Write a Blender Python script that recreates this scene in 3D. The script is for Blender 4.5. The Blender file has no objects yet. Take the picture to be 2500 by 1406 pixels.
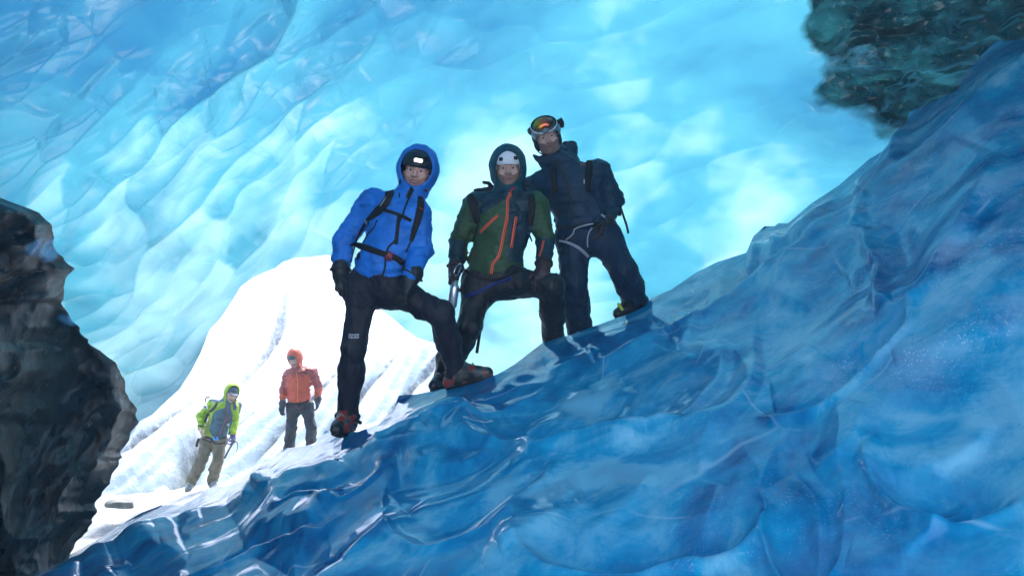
import bpy, math, random
import numpy as np
from mathutils import Vector, Matrix
from mathutils.bvhtree import BVHTree

# ------------------------------------------------------------------ camera, sky, sun, exposure
scene = bpy.context.scene
COL = scene.collection
CAM = np.array([0.0, 0.0, 1.25])
PITCH = math.radians(10.0)
FPX = 1805.0                                   # focal length in photograph pixels (2500 wide)
CX, CY = 1250.0, 703.0
AX_R = np.array([1.0, 0.0, 0.0])
AX_U = np.array([0.0, -math.sin(PITCH), math.cos(PITCH)])
AX_F = np.array([0.0, math.cos(PITCH), math.sin(PITCH)])

cam_data = bpy.data.cameras.new('camera')
cam_data.sensor_width = 36.0
cam_data.lens = 36.0 * FPX / 2500.0
cam_data.clip_start = 0.05
cam_data.clip_end = 4000.0
cam_ob = bpy.data.objects.new('camera', cam_data)
COL.objects.link(cam_ob)
cam_ob.location = CAM.tolist()
cam_ob.rotation_euler = (math.radians(90) + PITCH, 0, 0)
scene.camera = cam_ob

SUN_EL, SUN_AZ = math.radians(58), math.radians(8)      # azimuth measured from +Y towards +X
world = bpy.data.worlds.new('World')
scene.world = world
world.use_nodes = True
wn, wl = world.node_tree.nodes, world.node_tree.links
sky = wn.new('ShaderNodeTexSky')
sky.sky_type = 'NISHITA'
sky.sun_disc = False
sky.sun_elevation = SUN_EL
sky.sun_rotation = SUN_AZ
sky.altitude = 300
sky.air_density = 1.0
sky.dust_density = 3.0
bg = wn['Background']
bg.inputs['Strength'].default_value = 0.14
wl.new(sky.outputs['Color'], bg.inputs['Color'])

sun_data = bpy.data.lights.new('sun', 'SUN')
sun_data.energy = 1.5
sun_data.angle = math.radians(20)
sun_data.color = (1.0, 0.97, 0.93)
sun_ob = bpy.data.objects.new('sun', sun_data)
COL.objects.link(sun_ob)
sdir = Vector((math.sin(SUN_AZ) * math.cos(SUN_EL), math.cos(SUN_AZ) * math.cos(SUN_EL), math.sin(SUN_EL)))
sun_ob.rotation_euler = sdir.to_track_quat('Z', 'Y').to_euler()
sun_ob.location = (-10, 20, 30)

scene.view_settings.view_transform = 'Standard'
scene.view_settings.look = 'None'
scene.view_settings.gamma = 1.0
scene.view_settings.use_curve_mapping = False
scene.view_settings.exposure = 2.92
scene.cycles.use_denoising = True
scene.cycles.volume_bounces = 1
scene.cycles.max_bounces = 10
scene.cycles.diffuse_bounces = 5
scene.cycles.caustics_reflective = False
scene.cycles.caustics_refractive = False
scene.cycles.sample_clamp_indirect = 6.0

# ------------------------------------------------------------------ helpers
def W(px, py, d):
    """a point seen at photograph pixel (px, py), d metres in front of the camera"""
    return CAM + d * (AX_F + AX_R * ((px - CX) / FPX) + AX_U * ((CY - py) / FPX))

def Warr(px, py, d):
    return CAM + d[..., None] * (AX_F + ((px - CX) / FPX)[..., None] * AX_R + ((CY - py) / FPX)[..., None] * AX_U)

def proj(P):
    v = np.asarray(P, dtype=np.float64) - CAM
    z = v @ AX_F
    return CX + FPX * (v @ AX_R) / z, CY - FPX * (v @ AX_U) / z, z

def nrm(v):
    v = np.asarray(v, dtype=np.float64)
    return v / max(np.linalg.norm(v), 1e-9)

def sstep(a, b, x):
    t = np.clip((x - a) / (b - a), 0, 1)
    return t * t * (3 - 2 * t)

def _hash(ix, iy, iz, seed):
    h = (ix.astype(np.int64) * 374761393 + iy.astype(np.int64) * 668265263 + iz.astype(np.int64) * 2147483647 + seed * 1274126177) & 0xFFFFFFFF
    h = ((h ^ (h >> 13)) * 1274126177) & 0xFFFFFFFF
    h = h ^ (h >> 16)
    return (h & 0xFFFF).astype(np.float32) / 32767.5 - 1.0

def vnoise(P, seed=0):
    """smooth value noise in [-1, 1] at points P (N,3)"""
    P = np.asarray(P, dtype=np.float32)
    i = np.floor(P).astype(np.int64)
    f = (P - i).astype(np.float32)
    u = f * f * f * (f * (f * 6 - 15) + 10)
    r = 0
    for dx in (0, 1):
        wx = u[:, 0] if dx else 1 - u[:, 0]
        for dy in (0, 1):
            wy = u[:, 1] if dy else 1 - u[:, 1]
            for dz in (0, 1):
                wz = u[:, 2] if dz else 1 - u[:, 2]
                r = r + wx * wy * wz * _hash(i[:, 0] + dx, i[:, 1] + dy, i[:, 2] + dz, seed)
    return r

ROT = np.array([[0.60, 0.64, -0.48], [-0.80, 0.48, -0.36], [0.0, 0.60, 0.80]], np.float32)
def fbm(P, octaves=4, seed=0, gain=0.5):
    P = np.asarray(P, dtype=np.float32)
    a, s, r = 1.0, 1.0, 0
    for o in range(octaves):
        P = P @ ROT
        r = r + a * vnoise(P * s + 17.3 * o, seed + o)
        a *= gain
        s *= 2.03
    return r

def new_mesh(name, verts, faces, mats, parent=None, smooth=True, mat_index=None):
    """faces: (M,4) or (M,3) int array or a list of arrays"""
    me = bpy.data.meshes.new(name)
    verts = np.ascontiguousarray(verts, dtype=np.float32)
    fl = faces if isinstance(faces, list) and len(faces) and isinstance(faces[0], np.ndarray) else [np.asarray(faces, dtype=np.int32)]
    fl = [f for f in fl if len(f)]
    loops = np.concatenate([f.ravel() for f in fl]).astype(np.int32)
    sizes = np.concatenate([np.full(len(f), f.shape[1], np.int32) for f in fl])
    starts = np.concatenate([[0], np.cumsum(sizes)[:-1]]).astype(np.int32)
    me.vertices.add(len(verts)); me.vertices.foreach_set('co', verts.ravel())
    me.loops.add(len(loops)); me.loops.foreach_set('vertex_index', loops)
    me.polygons.add(len(sizes)); me.polygons.foreach_set('loop_start', starts)
    me.polygons.foreach_set('loop_total', sizes)
    if mat_index is not None:
        me.polygons.foreach_set('material_index', np.asarray(mat_index, np.int32))
    me.polygons.foreach_set('use_smooth', np.full(len(sizes), smooth))
    me.update(calc_edges=True)
    me.validate()
    for m in (mats if isinstance(mats, (list, tuple)) else [mats]):
        me.materials.append(m)
    ob = bpy.data.objects.new(name, me)
    COL.objects.link(ob)
    if parent is not None:
        ob.parent = parent
        ob.matrix_parent_inverse = Matrix.Translation(parent.location).inverted()
    return ob

def empty(name, loc, label, cat, group=None):
    o = bpy.data.objects.new(name, None)
    COL.objects.link(o)
    o.location = [float(c) for c in loc]
    o.empty_display_size = 0.2
    o['label'] = label; o['category'] = cat
    if group: o['group'] = group
    return o

def grid_faces(n, m, mask=None):
    """quads of an n x m vertex grid (row-major)"""
    idx = np.arange(n * m).reshape(n, m)
    q = np.stack([idx[:-1, :-1], idx[1:, :-1], idx[1:, 1:], idx[:-1, 1:]], -1)
    if mask is not None:
        q = q[mask]
    return q.reshape(-1, 4)

def set_attr(ob, name, values):
    a = ob.data.attributes.new(name, 'FLOAT', 'POINT')
    a.data.foreach_set('value', np.ascontiguousarray(values, dtype=np.float32).ravel())

# ------------------------------------------------------------------ materials
MATS = {}
class NT:
    """tiny node-tree helper"""
    def __init__(self, name):
        self.m = bpy.data.materials.new(name)
        self.m.use_nodes = True
        self.t = self.m.node_tree
        self.n, self.l = self.t.nodes, self.t.links
        self.p = self.n['Principled BSDF']
        self.out = self.n['Material Output']
    def new(self, kind, **kw):
        nd = self.n.new(kind)
        for k, v in kw.items():
            setattr(nd, k, v)
        return nd
    def put(self, sock, v):
        if isinstance(v, bpy.types.NodeSocket):
            self.l.new(v, sock)
        elif v is not None:
            sock.default_value = v
    def coord(self, scale=(1, 1, 1), rot=(0, 0, 0), kind='Object'):
        tc = self.new('ShaderNodeTexCoord')
        mp = self.new('ShaderNodeMapping')
        mp.inputs['Scale'].default_value = scale
        mp.inputs['Rotation'].default_value = rot
        self.l.new(tc.outputs[kind], mp.inputs['Vector'])
        return mp.outputs['Vector']
    def noise(self, vec, scale, detail=4, rough=0.55, dist=0.0):
        nd = self.new('ShaderNodeTexNoise')
        self.put(nd.inputs['Vector'], vec)
        nd.inputs['Scale'].default_value = scale
        nd.inputs['Detail'].default_value = detail
        nd.inputs['Roughness'].default_value = rough
        nd.inputs['Distortion'].default_value = dist
        return nd.outputs['Fac']
    def voronoi(self, vec, scale, feature='F1'):
        nd = self.new('ShaderNodeTexVoronoi', feature=feature)
        self.put(nd.inputs['Vector'], vec)
        nd.inputs['Scale'].default_value = scale
        return nd.outputs['Distance']
    def ramp(self, fac, stops):
        nd = self.new('ShaderNodeValToRGB')
        cr = nd.color_ramp
        while len(cr.elements) < len(stops):
            cr.elements.new(0.5)
        for e, (pos, c) in zip(cr.elements, stops):
            e.position = pos
            e.color = (*c, 1) if len(c) == 3 else c
        self.put(nd.inputs['Fac'], fac)
        return nd.outputs['Color']
    def fmap(self, v, a, b, c=0.0, d=1.0):
        nd = self.new('ShaderNodeMapRange')
        self.put(nd.inputs['Value'], v)
        for k, x in zip(('From Min', 'From Max', 'To Min', 'To Max'), (a, b, c, d)):
            nd.inputs[k].default_value = x
        return nd.outputs['Result']
    def math(self, op, a, b=None):
        nd = self.new('ShaderNodeMath', operation=op)
        self.put(nd.inputs[0], a)
        if b is not None: self.put(nd.inputs[1], b)
        return nd.outputs[0]
    def mix(self, fac, a, b):
        nd = self.new('ShaderNodeMix', data_type='RGBA')
        self.put(nd.inputs[0], fac)
        self.put(nd.inputs[6], a if isinstance(a, bpy.types.NodeSocket) else (*a, 1))
        self.put(nd.inputs[7], b if isinstance(b, bpy.types.NodeSocket) else (*b, 1))
        return nd.outputs[2]
    def bump(self, height, strength=0.3, dist=0.01, normal=None):
        nd = self.new('ShaderNodeBump')
        nd.inputs['Strength'].default_value = strength
        nd.inputs['Distance'].default_value = dist
        self.put(nd.inputs['Height'], height)
        if normal is not None: self.put(nd.inputs['Normal'], normal)
        return nd.outputs['Normal']
    def attr(self, name):
        nd = self.new('ShaderNodeAttribute', attribute_name=name)
        return nd.outputs['Fac']

def cloth(name, col, rough=0.6, spec=0.35, vary=0.25, bump=0.35, fold=1.0):
    if name in MATS: return MATS[name]
    t = NT(name)
    v = t.coord()
    n = t.noise(v, 9, 5)
    c0 = tuple(c * (1 - vary) for c in col); c1 = tuple(min(1, c * (1 + vary)) for c in col)
    t.put(t.p.inputs['Base Color'], t.ramp(n, [(0.3, c0), (0.7, c1)]))
    t.p.inputs['Roughness'].default_value = rough
    t.p.inputs['Specular IOR Level'].default_value = spec
    wv = t.noise(v, 420, 2)
    creases = t.noise(t.coord((1, 1, 0.45), (0.5, 0.3, 0.2)), 26, 4, 0.6, 1.2)
    b1 = t.bump(creases, bump * fold, 0.02)
    t.put(t.p.inputs['Normal'], t.bump(wv, 0.15, 0.001, b1))
    MATS[name] = t.m
    return t.m

def plain(name, col, rough=0.4, metal=0.0, spec=0.5, vary=0.12, coat=0.0, bscale=60, bump=0.08):
    if name in MATS: return MATS[name]
    t = NT(name)
    n = t.noise(t.coord(), bscale, 4)
    c0 = tuple(c * (1 - vary) for c in col); c1 = tuple(min(1, c * (1 + vary)) for c in col)
    t.put(t.p.inputs['Base Color'], t.ramp(n, [(0.3, c0), (0.7, c1)]))
    t.p.inputs['Roughness'].default_value = rough
    t.p.inputs['Metallic'].default_value = metal
    t.p.inputs['Specular IOR Level'].default_value = spec
    t.p.inputs['Coat Weight'].default_value = coat
    t.put(t.p.inputs['Normal'], t.bump(n, bump, 0.004))
    MATS[name] = t.m
    return t.m

def mat_vault():
    """wet glacier ice lit through from above; paler near the mouth with scale shading painted in, laden with debris in one band"""
    t = NT('translucent_ice')
    v = t.coord()
    thick, debris = t.attr('ice_shading'), t.attr('debris')  # first attribute also carries painted scale shading and ridge glints
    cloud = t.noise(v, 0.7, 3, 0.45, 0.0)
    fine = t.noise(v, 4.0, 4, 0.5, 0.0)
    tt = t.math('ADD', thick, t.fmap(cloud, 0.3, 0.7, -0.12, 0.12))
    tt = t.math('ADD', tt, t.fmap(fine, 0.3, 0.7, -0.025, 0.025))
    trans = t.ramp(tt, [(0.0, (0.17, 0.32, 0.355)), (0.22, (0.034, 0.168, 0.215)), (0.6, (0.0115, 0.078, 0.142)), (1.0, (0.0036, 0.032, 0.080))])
    grit = t.noise(t.coord((1, 1, 1.8), (0, 0.4, 0)), 1.6, 6, 0.62, 0.4)
    dirtcol = t.ramp(grit, [(0.36, (0.0002, 0.0012, 0.002)), (0.5, (0.0009, 0.008, 0.011)), (0.66, (0.006, 0.045, 0.053))])
    dm = t.math('ADD', debris, t.fmap(grit, 0.3, 0.7, -0.25, 0.25))
    dm = t.fmap(dm, 0.33, 0.70)
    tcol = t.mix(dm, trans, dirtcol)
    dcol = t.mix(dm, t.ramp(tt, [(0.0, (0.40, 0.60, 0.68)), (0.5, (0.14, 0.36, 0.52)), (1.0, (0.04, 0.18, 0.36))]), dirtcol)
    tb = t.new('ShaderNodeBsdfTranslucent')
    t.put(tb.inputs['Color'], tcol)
    dimples = t.voronoi(v, 26)
    pits = t.fmap(dimples, 0.0, 0.35)
    sm = t.noise(v, 2.2, 3, 0.5)
    b0 = t.bump(sm, 0.25, 0.12)
    br = t.bump(t.attr('relief'), 1.0, 1.0, b0)
    b1 = t.bump(pits, 0.10, 0.01, br)
    b2 = t.bump(t.noise(v, 30, 3), 0.05, 0.01, b1)
    t.put(t.p.inputs['Base Color'], dcol)
    t.put(t.p.inputs['Roughness'], t.fmap(fine, 0.35, 0.7, 0.06, 0.24))
    t.p.inputs['IOR'].default_value = 1.31
    t.p.inputs['Specular IOR Level'].default_value = 0.3
    t.put(t.p.inputs['Normal'], b2)
    t.put(tb.inputs['Normal'], b0)
    mx = t.new('ShaderNodeMixShader')
    mx.inputs[0].default_value = 0.55
    t.l.new(t.p.outputs[0], mx.inputs[1]); t.l.new(tb.outputs[0], mx.inputs[2])
    film = t.new('ShaderNodeBsdfGlossy')                   # film of meltwater
    t.put(film.inputs['Roughness'], t.fmap(fine, 0.35, 0.7, 0.02, 0.10))
    t.put(film.inputs['Normal'], b1)
    fres = t.new('ShaderNodeFresnel'); fres.inputs['IOR'].default_value = 1.45
    t.put(fres.inputs['Normal'], b1)
    mx2 = t.new('ShaderNodeMixShader')
    t.l.new(t.math('MINIMUM', t.math('MULTIPLY', fres.outputs[0], 1.6), 0.26), mx2.inputs[0]); t.l.new(mx.outputs[0], mx2.inputs[1]); t.l.new(film.outputs[0], mx2.inputs[2])
    t.l.new(mx2.outputs[0], t.out.inputs['Surface'])
    return t.m

def mat_slope():
    """clear blue glacier ice, glassy, with clouds of trapped bubbles and frosted crystal patches"""
    t = NT('blue_glacier_ice')
    v = t.coord()
    a = t.noise(v, 1.3, 7, 0.6, 1.0)
    b = t.noise(t.coord((1.0, 1.0, 0.5), (0.2, 0.5, 0.0)), 5.5, 7, 0.68, 0.5)
    c = t.math('ADD', t.math('MULTIPLY', a, 0.7), t.math('MULTIPLY', b, 0.3))
    col = t.ramp(c, [(0.38, (0.001, 0.095, 0.26)), (0.46, (0.002, 0.23, 0.46)), (0.53, (0.012, 0.37, 0.60)), (0.60, (0.20, 0.57, 0.72))])
    frost = t.fmap(t.noise(v, 2.1, 5, 0.65, 0.4), 0.56, 0.72)
    fr = t.attr('frost')
    frost = t.math('MULTIPLY', fr, t.fmap(t.noise(v, 4.1, 5, 0.7, 0.4), 0.42, 0.62))
    col = t.mix(t.math('MULTIPLY', frost, 0.42), col, (0.42, 0.66, 0.82))
    vein = t.voronoi(t.coord((1.0, 0.8, 0.55), (0.4, 0.5, 0.3)), 1.7, 'DISTANCE_TO_EDGE')
    vein = t.math('MULTIPLY', t.fmap(vein, 0.0, 0.012, 1.0, 0.0), t.fmap(t.noise(v, 1.9, 3), 0.50, 0.62))
    col = t.mix(t.math('MULTIPLY', vein, 0.5), col, (0.55, 0.78, 0.88))
    vc = t.new('ShaderNodeTexVoronoi'); t.put(vc.inputs['Vector'], t.coord((1.0, 1.0, 0.6))); vc.inputs['Scale'].default_value = 170
    sep = t.new('ShaderNodeSeparateColor'); t.l.new(vc.outputs['Color'], sep.inputs[0])
    clus = t.fmap(t.noise(t.coord((1.0, 1.0, 0.45), (0.15, 0.3, 0)), 3.2, 5, 0.7), 0.47, 0.60)
    spk = t.math('MULTIPLY', t.fmap(sep.outputs[0], 0.70, 0.95), t.fmap(vc.outputs['Distance'], 0.25, 0.6, 1.0, 0.0))
    spk = t.math('MULTIPLY', t.math('MULTIPLY', spk, clus), fr)
    col = t.mix(t.math('MULTIPLY', spk, 0.6), col, (0.75, 0.88, 0.95))  # crystal glints painted into the colour as pale specks
    t.put(t.p.inputs['Base Color'], col)
    t.put(t.p.inputs['Roughness'], t.fmap(t.noise(v, 7, 4), 0.35, 0.7, 0.03, 0.16))
    t.p.inputs['IOR'].default_value = 1.31
    t.p.inputs['Specular IOR Level'].default_value = 0.9
    sm = t.noise(v, 2.6, 2, 0.45, 0.6)
    b0 = t.bump(sm, 0.12, 0.15)
    bb = t.new('ShaderNodeBump')
    bb.inputs['Distance'].default_value = 0.004
    t.put(bb.inputs['Strength'], t.fmap(t.math('MULTIPLY', clus, fr), 0, 1, 0.02, 0.55))
    t.put(bb.inputs['Height'], sep.outputs[1])
    t.put(bb.inputs['Normal'], b0)
    t.l.new(bb.outputs[0], t.p.inputs['Normal'])
    tb = t.new('ShaderNodeBsdfTranslucent')
    t.put(tb.inputs['Color'], t.mix(0.35, col, (0.02, 0.3, 0.6)))
    mx = t.new('ShaderNodeMixShader')
    mx.inputs[0].default_value = 0.3
    t.l.new(t.p.outputs[0], mx.inputs[1]); t.l.new(tb.outputs[0], mx.inputs[2])
    t.l.new(mx.outputs[0], t.out.inputs['Surface'])
    return t.m

def mat_rock():
    t = NT('black_silty_ice')
    v = t.coord((1, 1, 0.55), (0.3, 0.5, 0.2))
    a = t.noise(v, 1.5, 6, 0.55, 0.6)
    col = t.ramp(a, [(0.32, (0.0006, 0.0015, 0.003)), (0.52, (0.002, 0.004, 0.007)), (0.66, (0.008, 0.012, 0.018)), (0.78, (0.035, 0.045, 0.058))])
    ice = t.attr('ice')
    col = t.mix(ice, col, (0.10, 0.34, 0.55))
    t.put(t.p.inputs['Base Color'], col)
    t.put(t.p.inputs['Roughness'], t.fmap(t.noise(v, 3, 5), 0.38, 0.66, 0.07, 0.42))
    t.p.inputs['Specular IOR Level'].default_value = 0.8
    b0 = t.bump(t.noise(v, 2.2, 3, 0.45, 0.3), 0.4, 0.1)
    t.put(t.p.inputs['Normal'], t.bump(t.noise(v, 9, 8, 0.7, 0.4), 0.55, 0.05, b0))
    return t.m

def mat_snow(name='snow', dirt_attr=True):
    t = NT(name)
    v = t.coord()
    n = t.noise(v, 1.2, 6, 0.6)
    col = t.ramp(n, [(0.3, (0.20, 0.26, 0.29)), (0.6, (0.40, 0.46, 0.48))] if name == 'glacier_snow' else [(0.3, (0.26, 0.28, 0.29)), (0.6, (0.42, 0.44, 0.45))])
    col = t.mix(t.attr('fresh'), col, (0.80, 0.82, 0.84))
    d = t.attr('dirt')
    g = t.noise(v, 6.0, 8, 0.75, 0.6)
    dm = t.math('MULTIPLY', d, t.fmap(g, 0.32, 0.6))
    col = t.mix(dm, col, t.ramp(t.noise(v, 22, 4), [(0.35, (0.012, 0.015, 0.015)), (0.65, (0.05, 0.06, 0.06))]))
    t.put(t.p.inputs['Base Color'], col)
    t.p.inputs['Roughness'].default_value = 0.6
    t.p.inputs['Specular IOR Level'].default_value = 0.3
    b0 = t.bump(n, 0.5, 0.2)
    t.put(t.p.inputs['Normal'], t.bump(t.noise(v, 14, 5, 0.65), 0.5, 0.03, b0))
    return t.m

# ------------------------------------------------------------------ the cave vault (star-shaped about the camera's side of the hall)
def lobes(q, flow, ra, rb, k, amp_a, amp_b, bowl, seed):
    """overlapping melt scallops: one tilted bowl per jittered cell, blended with sharp soft-max weights; q (N,2)"""
    ca, sa = math.cos(flow), math.sin(flow)
    A = (q[:, 0] * ca + q[:, 1] * sa) / (1.5 * ra)
    B = (-q[:, 0] * sa + q[:, 1] * ca) / (1.5 * rb)
    i0, j0 = np.floor(A).astype(np.int64), np.floor(B).astype(np.int64)
    R2, FF = [], []
    for di in (-1, 0, 1):
        for dj in (-1, 0, 1):
            i, j = i0 + di, j0 + dj
            h = [_hash(i, j, 0 * i, seed + s_) for s_ in range(5)]
            a0 = (A - (i + 0.5 + 0.45 * h[0])) * 1.5
            b0 = (B - (j + 0.5 + 0.45 * h[1])) * 1.5
            th = 0.30 * h[2]
            sc = 1.05 + 0.3 * h[3]
            a = (a0 + th * b0 * rb / ra * 2) / sc
            b = (b0 - th * a0 * ra / rb * 0.6) / sc
            r2 = a * a + b * b
            R2.append(r2)
            FF.append(amp_a * np.tanh(a) + amp_b * np.tanh(b) + bowl * np.minimum(r2, 4) + 0.5 * h[4])
    R2 = np.stack(R2, 1); FF = np.stack(FF, 1)
    w = np.exp(-k * (R2 - R2.min(1, keepdims=True)))
    return (w * FF).sum(1) / w.sum(1)

def crease(x, y, lines, soft, sharp):
    """melt ridges along hand-placed lines: a crest that falls off gently on the right of its run and steeply on the left; tapered ends"""
    out = np.zeros(len(x), np.float32)
    for ln in lines:
        h = ln[0]; pts = np.asarray(ln[1:], float)
        # resample smoothly
        k = np.arange(len(pts)); kk = np.linspace(0, len(pts) - 1, 6 * len(pts))
        Pn = np.concatenate([[2 * pts[0] - pts[1]], pts, [2 * pts[-1] - pts[-2]]])
        sp = []
        for u in np.minimum(kk, len(pts) - 1 - 1e-6):
            i = int(u); t = u - i
            p0, p1, p2, p3 = Pn[i:i + 4]
            sp.append(.5 * (2 * p1 + (p2 - p0) * t + (2 * p0 - 5 * p1 + 4 * p2 - p3) * t * t + (3 * p1 - p0 - 3 * p2 + p3) * t ** 3))
        sp = np.array(sp)
        m = soft * 3
        sel = np.where((x > sp[:, 0].min() - m) & (x < sp[:, 0].max() + m) & (y > sp[:, 1].min() - m) & (y < sp[:, 1].max() + m))[0]
        if not len(sel): continue
        qx, qy = x[sel], y[sel]
        best = np.full(len(sel), 1e9); sgn = np.ones(len(sel)); par = np.zeros(len(sel))
        n = len(sp) - 1
        for i in range(n):
            e = sp[i + 1] - sp[i]; L2 = max(e @ e, 1e-6)
            u = np.clip(((qx - sp[i, 0]) * e[0] + (qy - sp[i, 1]) * e[1]) / L2, 0, 1)
            dx, dy = qx - sp[i, 0] - u * e[0], qy - sp[i, 1] - u * e[1]
            d = np.hypot(dx, dy)
            b = d < best
            best[b] = d[b]; sgn[b] = np.sign(e[0] * dy - e[1] * dx)[b]; par[b] = ((i + u) / n)[b]
        tap = np.sin(np.clip(par, 0, 1) * math.pi) ** 0.6
        w = np.where(sgn > 0, soft, sharp)
        best = np.sqrt(best ** 2 + (0.55 * sharp) ** 2) - 0.55 * sharp       # rounded crest
        prof = np.exp(-(best / w)) * 0.6 + 0.4 * np.exp(-(best / w) ** 2)
        out[sel] += h * tap * prof
    return out

MOUTH = np.array([(338, 1030), (372, 1012), (400, 985), (438, 950), (468, 905), (490, 862), (512, 805), (540, 775), (575, 722), (588, 700),
                  (612, 682), (640, 668), (672, 655), (690, 640), (720, 630), (760, 628), (800, 622), (840, 640), (870, 680), (900, 720), (930, 757),
                  (960, 778), (990, 805), (1020, 825), (1045, 832), (1070, 838), (1078, 880), (1085, 960), (1085, 1500), (60, 1500), (250, 1180)], float)

def in_poly(x, y, poly):
    inside = np.zeros(x.shape, bool)
    n = len(poly)
    for i in range(n):
        x0, y0 = poly[i]; x1, y1 = poly[(i + 1) % n]
        if y0 == y1: continue
        c = ((y0 > y) != (y1 > y)) & (x < (x1 - x0) * (y - y0) / (y1 - y0) + x0)
        inside ^= c
    return inside

def build_vault():
    rng = np.random.default_rng(5)
    az = np.radians(np.concatenate([np.arange(-150, -42, 2.0), np.arange(-42, 42, 0.115), np.arange(42, 150.1, 2.0)]))
    el = np.radians(np.concatenate([np.arange(-24, -8, 0.4), np.arange(-8, 36, 0.115), np.arange(36, 89.1, 1.5)]))
    A, E = np.meshgrid(az, el, indexing='ij')
    D = np.stack([np.sin(A) * np.cos(E), np.cos(A) * np.cos(E), np.sin(E)], -1).reshape(-1, 3)
    # ray / ellipsoid
    c = np.array([0.9, 3.9, -0.1]); r = np.array([7.0, 7.6, 4.9])
    o = (CAM - c) / r; dd = D / r
    aa = (dd * dd).sum(1); bb = dd @ o; cc = o @ o - 1
    t = (-bb + np.sqrt(bb * bb - aa * cc)) / aa
    P0 = CAM + D * t[:, None]
    px = CX + FPX * np.degrees(A.ravel()) / math.degrees(1.0)     # angular coordinates scaled like photograph pixels
    py = CY - FPX * (E.ravel() - PITCH)
    q = np.stack([px, -py], 1)
    # large undulations of the hall
    disp = 0.55 * fbm(P0 * 0.22 + 3.1, 3, 11)
    # scallops: strong on the left wall, faint on the right
    left = 1 - sstep(650, 1500, px + 0.25 * (py - 500))
    warp = np.stack([fbm(P0 * 0.7, 3, 21), fbm(P0 * 0.7 + 9, 3, 31)], 1) * 55
    infr = (np.abs(px - 800) < 1700)
    s1 = np.zeros(len(px), np.float32)
    s1[infr] = lobes((q + warp)[infr], math.radians(56), 190, 85, 3.2, 0.25, 0.75, 0.35, 500)
    s2 = np.zeros(len(px), np.float32)
    s2[infr] = lobes((q + 0.6 * warp)[infr], math.radians(48), 120, 42, 3.5, 0.2, 0.8, 0.3, 510)
    s2c = np.zeros(len(px), np.float32)
    s2c[infr] = lobes((q + 0.6 * warp)[infr], math.radians(48), 120, 42, 4.5, 0.2, 0.8, 0.3, 510)
    near = t / 9.0
    smooth_top = sstep(330, 150, py - 0.15 * (px - 300)) * sstep(620, 380, px)      # the frosted smooth ceiling top left
    m1 = (0.10 + 0.90 * left) * (1 - 0.75 * smooth_top)
    scal = near * (0.10 * s1 * m1 + 0.05 * s2 * m1 * sstep(-.5, .3, fbm(P0 * 0.6, 2, 41)))
    disp += scal
    disp += 0.13 * fbm(P0 * np.array([0.9, 0.9, 1.3]), 3, 51) * (1 - 0.55 * left)
    disp += 0.05 * smooth_top * vnoise(P0 * 1.2, 77)
    VL = [(.16, (15, 330), (60, 290), (110, 245), (180, 205), (252, 190)), (.12, (55, 330), (90, 285), (150, 250), (205, 232)), (.12, (85, 376), (150, 350), (230, 352), (262, 380)),
          (.12, (285, 340), (318, 305), (355, 295), (390, 288)), (.16, (298, 440), (330, 372), (372, 322), (425, 308)), (.16, (352, 445), (364, 392), (390, 360), (445, 343)),
          (.18, (398, 300), (430, 230), (460, 195), (486, 184)), (.18, (455, 410), (490, 322), (522, 284), (575, 264)), (.14, (498, 265), (530, 238), (580, 240)),
          (.20, (535, 200), (568, 112), (618, 52), (650, 34)), (.18, (615, 190), (650, 140), (700, 110), (756, 112)), (.16, (505, 545), (570, 460), (640, 390), (705, 335)),
          (.12, (600, 472), (680, 420), (752, 374)), (.14, (535, 605), (600, 560), (650, 522), (700, 490), (742, 440), (800, 402), (875, 388)), (.10, (395, 560), (440, 535), (485, 536)),
          (.12, (228, 505), (270, 470), (320, 462), (365, 478)), (.12, (195, 645), (215, 590), (260, 545), (305, 518)), (.14, (215, 195), (240, 150), (262, 80), (278, -20)),
          (.12, (685, 185), (760, 165), (850, 140), (935, 134)), (.09, (640, 562), (700, 532), (775, 504)), (.10, (405, 915), (420, 880), (412, 850)), (.10, (285, 700), (300, 640), (345, 590)),
          (.09, (860, 330), (920, 300), (1000, 290)), (.09, (700, 330), (760, 300), (830, 285)), (.08, (900, 240), (980, 215), (1070, 210)), (.10, (0, 500), (70, 440), (140, 415), (215, 412)),
          (.08, (1290, 130), (1380, 110), (1470, 120)), (.08, (1400, 210), (1450, 170), (1500, 185)), (.08, (1000, 120), (1080, 90), (1160, 90)), (.12, (330, 800), (350, 720), (400, 660), (470, 610)),
          (.10, (1800, 560), (1822, 500), (1850, 440)), (.08, (1550, 330), (1650, 320), (1760, 345)), (.10, (420, 780), (450, 700), (520, 630))]
    # overlapping scales with painted shading: light at each upper right tip, dark at its root
    sc1, sc2, sc3 = (np.zeros(len(px), np.float32) for _ in range(3))
    wq = q + 0.55 * warp
    sc1[infr] = lobes(wq[infr], math.radians(52), 150, 44, 22.0, -0.7, -0.7, 0.22, 540)
    sc2[infr] = lobes(wq[infr] * 1.0 + 37, math.radians(46), 80, 25, 20.0, -0.7, -0.7, 0.22, 550)
    sc3[infr] = lobes(wq[infr] * np.array([1, 1.25]) + 11, math.radians(24), 150, 58, 12.0, -0.6, -0.8, 0.2, 560)
    zl = sstep(1000, 620, px + 0.2 * (py - 400)) * (1 - 0.9 * smooth_top)
    patchy = sstep(-0.35, 0.35, fbm(P0 * 0.55, 2, 43))
    scales = zl * (0.75 * sc1 * (0.35 + 0.65 * patchy) + 0.45 * sc2 * (1 - 0.6 * patchy)) + (1 - zl) * (1 - 0.8 * smooth_top) * 0.26 * sc3 * sstep(2250, 1500, px)
    scales *= sstep(-400, -100, px)
    jit = rng.uniform(0, 1, (70, 4))
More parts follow.
